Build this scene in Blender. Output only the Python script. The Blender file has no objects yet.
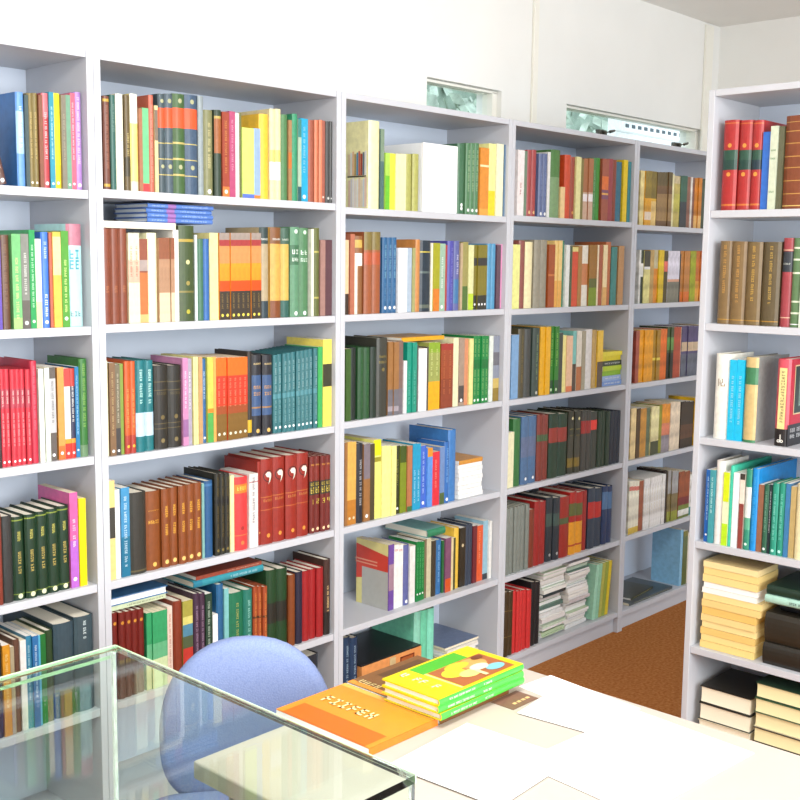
import bpy, math, random
from mathutils import Matrix, Vector
C = bpy.context.scene.collection
PI = math.pi

# ------------------------------------------------------------------ colour and material helpers
def lin(c):
    c /= 255.0
    return c / 12.92 if c <= 0.04045 else ((c + 0.055) / 1.055) ** 2.4
GAIN = 0.78
def rgb(hx, g=GAIN):
    return tuple(min(lin(int(hx[i:i + 2], 16)) ** 1.09 * g, 0.9) for i in (0, 2, 4))
_m = {}
def mat(hx, rough=0.5, g=GAIN, vary=0.10, bump=0.0, scale=60.0, metal=0.0, key=''):
    k = (hx, rough, g, vary, bump, scale, metal, key)
    if k in _m: return _m[k]
    m = bpy.data.materials.new('surface_' + hx); m.use_nodes = True
    nt = m.node_tree; b = nt.nodes['Principled BSDF']
    c = rgb(hx, g)
    b.inputs['Roughness'].default_value = rough
    b.inputs['Metallic'].default_value = metal
    b.inputs['Specular IOR Level'].default_value = 0.5
    tc = nt.nodes.new('ShaderNodeTexCoord'); nz = nt.nodes.new('ShaderNodeTexNoise')
    nz.inputs['Scale'].default_value = scale; nz.inputs['Detail'].default_value = 3
    nt.links.new(tc.outputs['Object'], nz.inputs['Vector'])
    rp = nt.nodes.new('ShaderNodeValToRGB')
    rp.color_ramp.elements[0].position = 0.3; rp.color_ramp.elements[1].position = 0.7
    rp.color_ramp.elements[0].color = tuple(v * (1 - vary) for v in c) + (1,)
    rp.color_ramp.elements[1].color = tuple(min(v * (1 + vary), 0.92) for v in c) + (1,)
    nt.links.new(nz.outputs['Fac'], rp.inputs['Fac'])
    nt.links.new(rp.outputs['Color'], b.inputs['Base Color'])
    if bump:
        bp = nt.nodes.new('ShaderNodeBump'); bp.inputs['Strength'].default_value = bump
        bp.inputs['Distance'].default_value = 0.002
        nt.links.new(nz.outputs['Fac'], bp.inputs['Height']); nt.links.new(bp.outputs['Normal'], b.inputs['Normal'])
    _m[k] = m
    return m
def page_mat(hx='f4ecd8'):
    k = ('page', hx)
    if k in _m: return _m[k]
    m = bpy.data.materials.new('paper_edges_' + hx); m.use_nodes = True
    nt = m.node_tree; b = nt.nodes['Principled BSDF']; b.inputs['Roughness'].default_value = 0.9
    b.inputs['Specular IOR Level'].default_value = 0.1
    tc = nt.nodes.new('ShaderNodeTexCoord'); wv = nt.nodes.new('ShaderNodeTexWave')
    wv.bands_direction = 'X'; wv.inputs['Scale'].default_value = 220; wv.inputs['Distortion'].default_value = 1.5
    nt.links.new(tc.outputs['Object'], wv.inputs['Vector'])
    rp = nt.nodes.new('ShaderNodeValToRGB'); c = rgb(hx, 0.9)
    rp.color_ramp.elements[0].color = tuple(v * 0.9 for v in c) + (1,); rp.color_ramp.elements[1].color = c + (1,)
    nt.links.new(wv.outputs['Fac'], rp.inputs['Fac']); nt.links.new(rp.outputs['Color'], b.inputs['Base Color'])
    _m[k] = m
    return m

# ------------------------------------------------------------------ mesh helpers
class MB:
    def __init__(s): s.v = []; s.f = []; s.mi = []; s.mats = []
    def slot(s, m):
        if m not in s.mats: s.mats.append(m)
        return s.mats.index(m)
    def face(s, pts, m):
        i = len(s.v); s.v += [tuple(p) for p in pts]; s.f.append(tuple(range(i, i + len(pts)))); s.mi.append(s.slot(m))
    def box(s, x0, x1, y0, y1, z0, z1, m, bev=0.0):
        if x0 > x1: x0, x1 = x1, x0
        if y0 > y1: y0, y1 = y1, y0
        P = [(x0, y0, z0), (x1, y0, z0), (x1, y1, z0), (x0, y1, z0), (x0, y0, z1), (x1, y0, z1), (x1, y1, z1), (x0, y1, z1)]
        i = len(s.v); s.v += P; k = s.slot(m)
        for q in ((3, 2, 1, 0), (4, 5, 6, 7), (0, 1, 5, 4), (1, 2, 6, 5), (2, 3, 7, 6), (3, 0, 4, 7)):
            s.f.append(tuple(i + a for a in q)); s.mi.append(k)
    def grid(s, rings, m, closed=True, caps=True):
        i = len(s.v); n = len(rings[0]); k = s.slot(m)
        for r in rings: s.v += [tuple(p) for p in r]
        for a in range(len(rings) - 1):
            for b in range(n if closed else n - 1):
                c = (b + 1) % n
                s.f.append((i + a * n + b, i + a * n + c, i + (a + 1) * n + c, i + (a + 1) * n + b)); s.mi.append(k)
        if caps:
            s.f.append(tuple(i + b for b in reversed(range(n)))); s.mi.append(k)
            s.f.append(tuple(i + (len(rings) - 1) * n + b for b in range(n))); s.mi.append(k)
    def tube(s, pts, r, m, n=12):
        rings = []
        for j, p in enumerate(pts):
            p = Vector(p); a = Vector(pts[max(j - 1, 0)]); b = Vector(pts[min(j + 1, len(pts) - 1)])
            d = (b - a).normalized(); u = d.orthogonal().normalized(); w = d.cross(u)
            rr = r[j] if isinstance(r, (list, tuple)) else r
            rings.append([p + u * rr * math.cos(t * 2 * PI / n) + w * rr * math.sin(t * 2 * PI / n) for t in range(n)])
        s.grid(rings, m)
    def build(s, name, parent=None, smooth=False, bevel=0.0):
        me = bpy.data.meshes.new(name); me.from_pydata(s.v, [], s.f); me.update()
        for m in s.mats: me.materials.append(m)
        me.polygons.foreach_set('material_index', s.mi)
        if smooth: me.polygons.foreach_set('use_smooth', [True] * len(me.polygons))
        me.update()
        o = bpy.data.objects.new(name, me); C.objects.link(o)
        if parent: o.parent = parent
        if bevel:
            md = o.modifiers.new('edge', 'BEVEL'); md.width = bevel; md.segments = 2; md.limit_method = 'ANGLE'
        return o
def empty(name, loc=(0, 0, 0), rz=0.0):
    o = bpy.data.objects.new(name, None); C.objects.link(o); o.empty_display_size = 0.05
    o.location = loc; o.rotation_euler = (0, 0, rz); return o
def tag(o, label=None, cat=None, group=None, kind=None):
    if label: o['label'] = label
    if cat: o['category'] = cat
    if group: o['group'] = group
    if kind: o['kind'] = kind
    return o

# ------------------------------------------------------------------ words for colours
import colorsys
def word(hx):
    r, g, b = (int(hx[i:i + 2], 16) / 255 for i in (0, 2, 4))
    h, l, s = colorsys.rgb_to_hls(r, g, b); h *= 360
    sv = (max(r, g, b) - min(r, g, b))
    if l > 0.93: return 'white' if sv < 0.09 else 'cream'
    if sv < 0.055:
        return 'black' if l < 0.2 else 'dark grey' if l < 0.38 else 'grey' if l < 0.7 else 'pale grey'
    if l < 0.19 and sv < 0.12: return 'black'
    if sv < 0.12:
        t = 'greenish grey' if 60 < h < 190 else 'bluish grey' if 190 <= h < 280 else 'brownish grey'
        return ('dark ' if l < 0.36 else 'pale ' if l > 0.75 else '') + t
    if h < 16 or h >= 345: n = 'red' if l < 0.6 else 'pink'; n = 'maroon' if l < 0.32 else n
    elif h < 32: n = 'brown' if l < 0.45 else 'orange' if s > 0.55 and l < 0.72 else 'salmon'
    elif h < 48: n = 'dark brown' if l < 0.25 else 'brown' if l < 0.4 else 'golden' if s > 0.65 and l < 0.68 else 'tan' if l < 0.72 else 'cream'
    elif h < 68: n = 'olive' if l < 0.42 else 'khaki' if s < 0.5 and l < 0.72 else 'yellow' if l < 0.74 else 'cream'
    elif h < 95: n = 'olive green' if s < 0.5 else 'lime green'
    elif h < 165: n = 'green'
    elif h < 195: n = 'teal' if l < 0.5 else 'turquoise'
    elif h < 250: n = 'navy' if l < 0.27 else 'blue'
    elif h < 290: n = 'purple' if l < 0.55 else 'lilac'
    else: n = 'plum' if l < 0.4 else 'pink'
    if n in ('green', 'teal', 'blue', 'olive green', 'purple'):
        n = ('dark ' if l < 0.3 else 'pale ' if l > 0.68 else '') + n
    elif n == 'yellow' and l > 0.66: n = 'pale yellow'
    return n
ORD = 'first second third fourth fifth sixth seventh eighth ninth tenth eleventh twelfth thirteenth fourteenth fifteenth sixteenth seventeenth eighteenth nineteenth'.split()
def nth(i):
    if i < 20: return ORD[i - 1]
    t, u = divmod(i, 10); w = {2: 'twent', 3: 'thirt', 4: 'fort'}[t]
    return w + 'ieth' if u == 0 else w + 'y-' + ORD[u - 1]

# ------------------------------------------------------------------ the books
random.seed(7)
SEG = {'1': [(.45, 0, .6, 1)], '2': [(0, .85, 1, 1), (.8, .5, 1, 1), (0, .42, 1, .58), (0, 0, .2, .5), (0, 0, 1, .15)],
       '3': [(0, .85, 1, 1), (.8, 0, 1, 1), (.2, .42, 1, .58), (0, 0, 1, .15)], '4': [(0, .4, .2, 1), (0, .4, 1, .55), (.7, 0, .9, 1)]}
def glyph(rnd):
    # one illegible letter as strokes in a unit cell (x right, y up)
    s = []
    k = rnd.randrange(6)
    if k != 5: s.append((0, 0, .24, 1))
    if k in (0, 1, 4): s.append((.55, 0, .8, .62 if k == 1 else 1))
    if k in (1, 2, 5): s.append((0, .8, .8, 1))
    if k in (0, 2, 3): s.append((0, .42, .75, .6))
    if k in (2, 3, 4, 5): s.append((0, 0, .75, .18))
    if k == 5: s.append((.3, 0, .52, 1))
    return s
def spine_y(x, w, hard):
    if not hard: return 0.0
    t = min(abs(x) / (w / 2), 1.0); r = min(0.22 * w, 0.007)
    return r * (1 - math.sqrt(max(0, 1 - t * t * 0.96))) / (1 - math.sqrt(0.04))
def make_book(root, w, h, d, hard, hx, feats='', idx=0, pages=None, seed=0, pictorial=False):
    """Upright book parts under root: spine centre foot at the origin, spine towards -y."""
    rnd = random.Random(seed)
    w -= 0.0005
    rough = 0.42 if hard else 0.32
    pv = dict(vary=.4, scale=22, key='pictorial') if pictorial else {}
    main = mat(hx, rough, bump=0.15 if hard else 0.0, **pv)
    cover = main; bands = []; marks = []; lay = []
    for t in feats.split():
        tp, rest = t[0], t[1:].lstrip('.') if t[0] == 'X' else t[1:]
        rng, col = rest.split(':') if rest[0] != ':' else ('', rest[1:])
        a = [float(q) for q in rng.split('-')] if rng else []
        if tp == 'B': bands.append((a[0], a[1], mat(col, rough, **pv)))
        elif tp == 'C': cover = mat(col, rough)
        else: marks.append((tp, a, col))
    tb = 0.0022 if hard else 0.0006
    tb = min(tb, w * 0.16)
    r = spine_y(w / 2, w, hard)
    nseg = 6 if (hard and w > 0.012) else 4 if hard else 1
    arc = [(-w / 2 + w * i / nseg) for i in range(nseg + 1)]
    out = [(x, spine_y(x, w, hard)) for x in arc]
    if hard:
        gr = min(0.0006, tb * .3)
        right = [(w / 2 - gr, r + 0.004), (w / 2, r + 0.009), (w / 2, d)]
        left = [(-w / 2 + gr, r + 0.004), (-w / 2, r + 0.009), (-w / 2, d)]
    else:
        right = [(w / 2, d)]; left = [(-w / 2, d)]
    outer = list(reversed(left)) + out + right
    inner = []
    for (x, y) in outer:
        inner.append((max(-w / 2 + tb, min(w / 2 - tb, x)), min(y + tb, d) if abs(y - d) > 1e-9 else d))
    s0 = len(left); s1 = s0 + nseg          # outer segments s0..s1-1 are the spine
    cuts = sorted({0.0, 1.0} | {min(max(q, 0), 1) for b in bands for q in b[:2]})
    mb = MB(); n = len(outer)
    mb.v = [(x, y, c * h) for c in cuts for (x, y) in outer] + [(x, y, z) for z in (0, h) for (x, y) in inner]
    io = len(cuts) * n
    def q(ids, m): mb.f.append(ids); mb.mi.append(mb.slot(m))
    for a in range(len(cuts) - 1):
        mid = (cuts[a] + cuts[a + 1]) / 2; bm = main
        for b0, b1, m_ in bands:
            if b0 <= mid <= b1: bm = m_
        for j in range(n - 1):
            q((a * n + j, a * n + j + 1, (a + 1) * n + j + 1, (a + 1) * n + j), bm if s0 <= j < s1 else cover)
    top = (len(cuts) - 1) * n
    for j in range(n - 1):
        q((io + j + 1, io + j, io + n + j, io + n + j + 1), cover)
        q((j, io + j, io + j + 1, j + 1), cover)
        q((top + j, top + j + 1, io + n + j + 1, io + n + j), cover)
    for j in (0, n - 1):
        e = (j, top + j, io + n + j, io + j)
        q(e if j else tuple(reversed(e)), cover)
    mb.build('cover', root, smooth=False)
    # page block
    pm = page_mat(pages or ('f6f0e0' if hard else rnd.choice(['f6f2e8', 'f0e6cc', 'f8f6f0'])))
    g = 0.003 if hard else 0.0
    px = w / 2 - tb - 0.0001
    y0 = r + tb + 0.0012 if hard else tb + 0.0002
    y1 = d - (0.003 if hard else 0.0003)
    pb = MB(); cc = 0.002 if hard else 0.0
    prof = [(-px, y0), (px, y0), (px, y1), (px * .5, y1 - cc * .8), (0, y1 - cc), (-px * .5, y1 - cc * .8), (-px, y1)]
    pb.grid([[(x, y, z) for x, y in prof] for z in (g + 0.0002, h - g - 0.0002)], pm)
    pb.build('page_block', root)
    # lettering and marks on the spine
    def put(mbx, x0, z0, x1, z1, m):
        e = 0.00035
        mbx.face([(x0, spine_y(x0, w, hard) - e, z0), (x1, spine_y(x1, w, hard) - e, z0), (x1, spine_y(x1, w, hard) - e, z1), (x0, spine_y(x0, w, hard) - e, z1)], m)
    for tp, a, col in marks:
        m = mat(col, 0.4, vary=0.02)
        txt = MB(); pubs = MB(); num = MB(); emb = MB()
        if tp == 'T':
            ch = min(0.3 * w, 0.0075); adv = ch * 0.8; z = a[1] * h; lines = 1
            wl = rnd.randrange(3, 8)
            while z - adv > a[0] * h:
                wl -= 1
                if wl <= 0: wl = rnd.randrange(3, 8); z -= adv * .8; continue
                for (gx0, gy0, gx1, gy1) in glyph(rnd):
                    # reads top to bottom: glyph x runs down, glyph y runs right
                    put(txt, -ch / 2 + gy0 * ch, z - gx1 * adv * .9, -ch / 2 + gy1 * ch, z - gx0 * adv * .9, m)
                z -= adv
        elif tp == 'H':
            lh = (a[1] - a[0]) * h; k = max(2, int(w * 0.72 / max(lh * 0.75, 0.003))); k = min(k, 9)
            cw = w * 0.72 / k
            for c in range(k):
                for (gx0, gy0, gx1, gy1) in glyph(rnd):
                    x0 = -w * .36 + (c + gx0 * .85) * cw; x1 = -w * .36 + (c + gx1 * .85) * cw
                    put(txt, x0, a[0] * h + gy0 * lh, x1, a[0] * h + gy1 * lh, m)
        elif tp == 'D':
            rr = min(0.24 * w, 0.006); zc = a[0] * h
            for i in range(10):
                t0, t1 = i * 2 * PI / 10, (i + 1) * 2 * PI / 10
                P = [(0, 0), (math.cos(t0), math.sin(t0)), (math.cos(t1), math.sin(t1))]
                pubs.face([(rr * x, spine_y(rr * x, w, hard) - 0.0004, zc + rr * z_) for x, z_ in P], m)
        elif tp == 'N':
            ch = min(w * .42, .012)
            for (gx0, gy0, gx1, gy1) in SEG[str(idx + 1)]:
                put(num, -ch * .5 + gx0 * ch, a[0] * h + gy0 * ch * 1.7, -ch * .5 + gx1 * ch, a[0] * h + gy1 * ch * 1.7, m)
        elif tp == 'E':
            ch = w * .5; z0 = a[0] * h
            for (gx0, gy0, gx1, gy1) in [(0, 0, .12, 1), (0, .88, .7, 1), (.58, .5, .7, 1), (0, .45, .7, .56), (.4, .1, .52, .5), (.4, 0, 1, .12), (.88, 0, 1, .4), (.25, .2, .35, .8)]:
                put(emb, -ch / 2 + gx0 * ch, z0 + gy0 * ch, -ch / 2 + gx1 * ch, z0 + gy1 * ch, m)
        elif tp == 'K':
            zc = a[0] * h; rr = w * .26
            dk = mat('5a2018', 0.4, vary=0.02)
            for i in range(16):
                t0, t1 = i * PI / 8, (i + 1) * PI / 8
                for ro, ri, mm, e in ((rr * 1.5, rr * 1.25, dk, .0004),):
                    emb.face([(ro * math.cos(t0), spine_y(ro * math.cos(t0), w, hard) - e, zc + ro * math.sin(t0)), (ro * math.cos(t1), spine_y(ro * math.cos(t1), w, hard) - e, zc + ro * math.sin(t1)),
                              (ri * math.cos(t1), spine_y(ri * math.cos(t1), w, hard) - e, zc + ri * math.sin(t1)), (ri * math.cos(t0), spine_y(ri * math.cos(t0), w, hard) - e, zc + ri * math.sin(t0))], mm)
            tail = [(-.9, .5), (-.3, 1.05), (.5, 1.0), (.95, .4), (.9, -.5), (.5, -1.4), (.0, -2.1), (.25, -1.2), (.3, -.4), (-.5, -.2)]
            emb.face([(x * rr, spine_y(x * rr, w, hard) - .0006, zc + z_ * rr) for x, z_ in reversed(tail)], m)
        if txt.f: txt.build('title_lettering', root)
        if pubs.f: pubs.build('publisher_mark' if a[0] < .2 else 'spine_ornament', root)
        if num.f: num.build('volume_numeral', root)
        if emb.f: emb.build('emblem', root)
    return root

CASES = {'A': (-0.8, 'leftmost bookcase'), 'B': (0.0, 'bookcase behind the chair'), 'C': (0.8, 'bookcase behind the table'),
         'D': (1.6, 'magazine-pile bookcase'), 'E': (2.4, 'far corner bookcase'), 'F': (None, 'nearer right-hand bookcase')}
ROWN = [None, 'top shelf', 'second shelf', 'third shelf', 'fourth shelf', 'fifth shelf', 'bottom shelf']
SHELF = {'A1': 1.6539, 'A2': 1.336, 'A3': 1.0237, 'A4': 0.7069, 'A5': 0.386, 'A6': 0.0827, 'B1': 1.6591, 'B2': 1.3388, 'B3': 1.016, 'B4': 0.705, 'B5': 0.386, 'B6': 0.0827, 'C1': 1.6506, 'C2': 1.3397, 'C3': 1.0231, 'C4': 0.7047, 'C5': 0.3897, 'C6': 0.0827, 'D1': 1.657, 'D2': 1.3371, 'D3': 1.0211, 'D4': 0.7052, 'D5': 0.3878, 'D6': 0.0847, 'E1': 1.6497, 'E2': 1.3387, 'E3': 1.0184, 'E4': 0.7058, 'E5': 0.3931, 'E6': 0.0803, 'F1': 1.6469, 'F2': 1.3354, 'F3': 1.0129, 'F4': 0.7114, 'F5': 0.3986, 'F6': 0.08}
FX, FY0 = 1.4095, -0.8259
M_WALL = Matrix.Identity(4)
M_F = Matrix.Translation((FX, 0, 0)) @ Matrix.Rotation(-PI / 2, 4, 'Z')
def frame(c): return M_F if c == 'F' else M_WALL
def along(c, u): return -u if c == 'F' else u
def kind_name(hard, w, n):
    if hard: return 'bound_volume' if n >= 3 else 'hardback_book'
    return 'thin_paperback' if w < 0.0135 else 'paperback_book'
PHR = {'bound_volume': 'bound volume', 'hardback_book': 'hardback', 'thin_paperback': 'thin paperback', 'paperback_book': 'paperback'}

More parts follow.
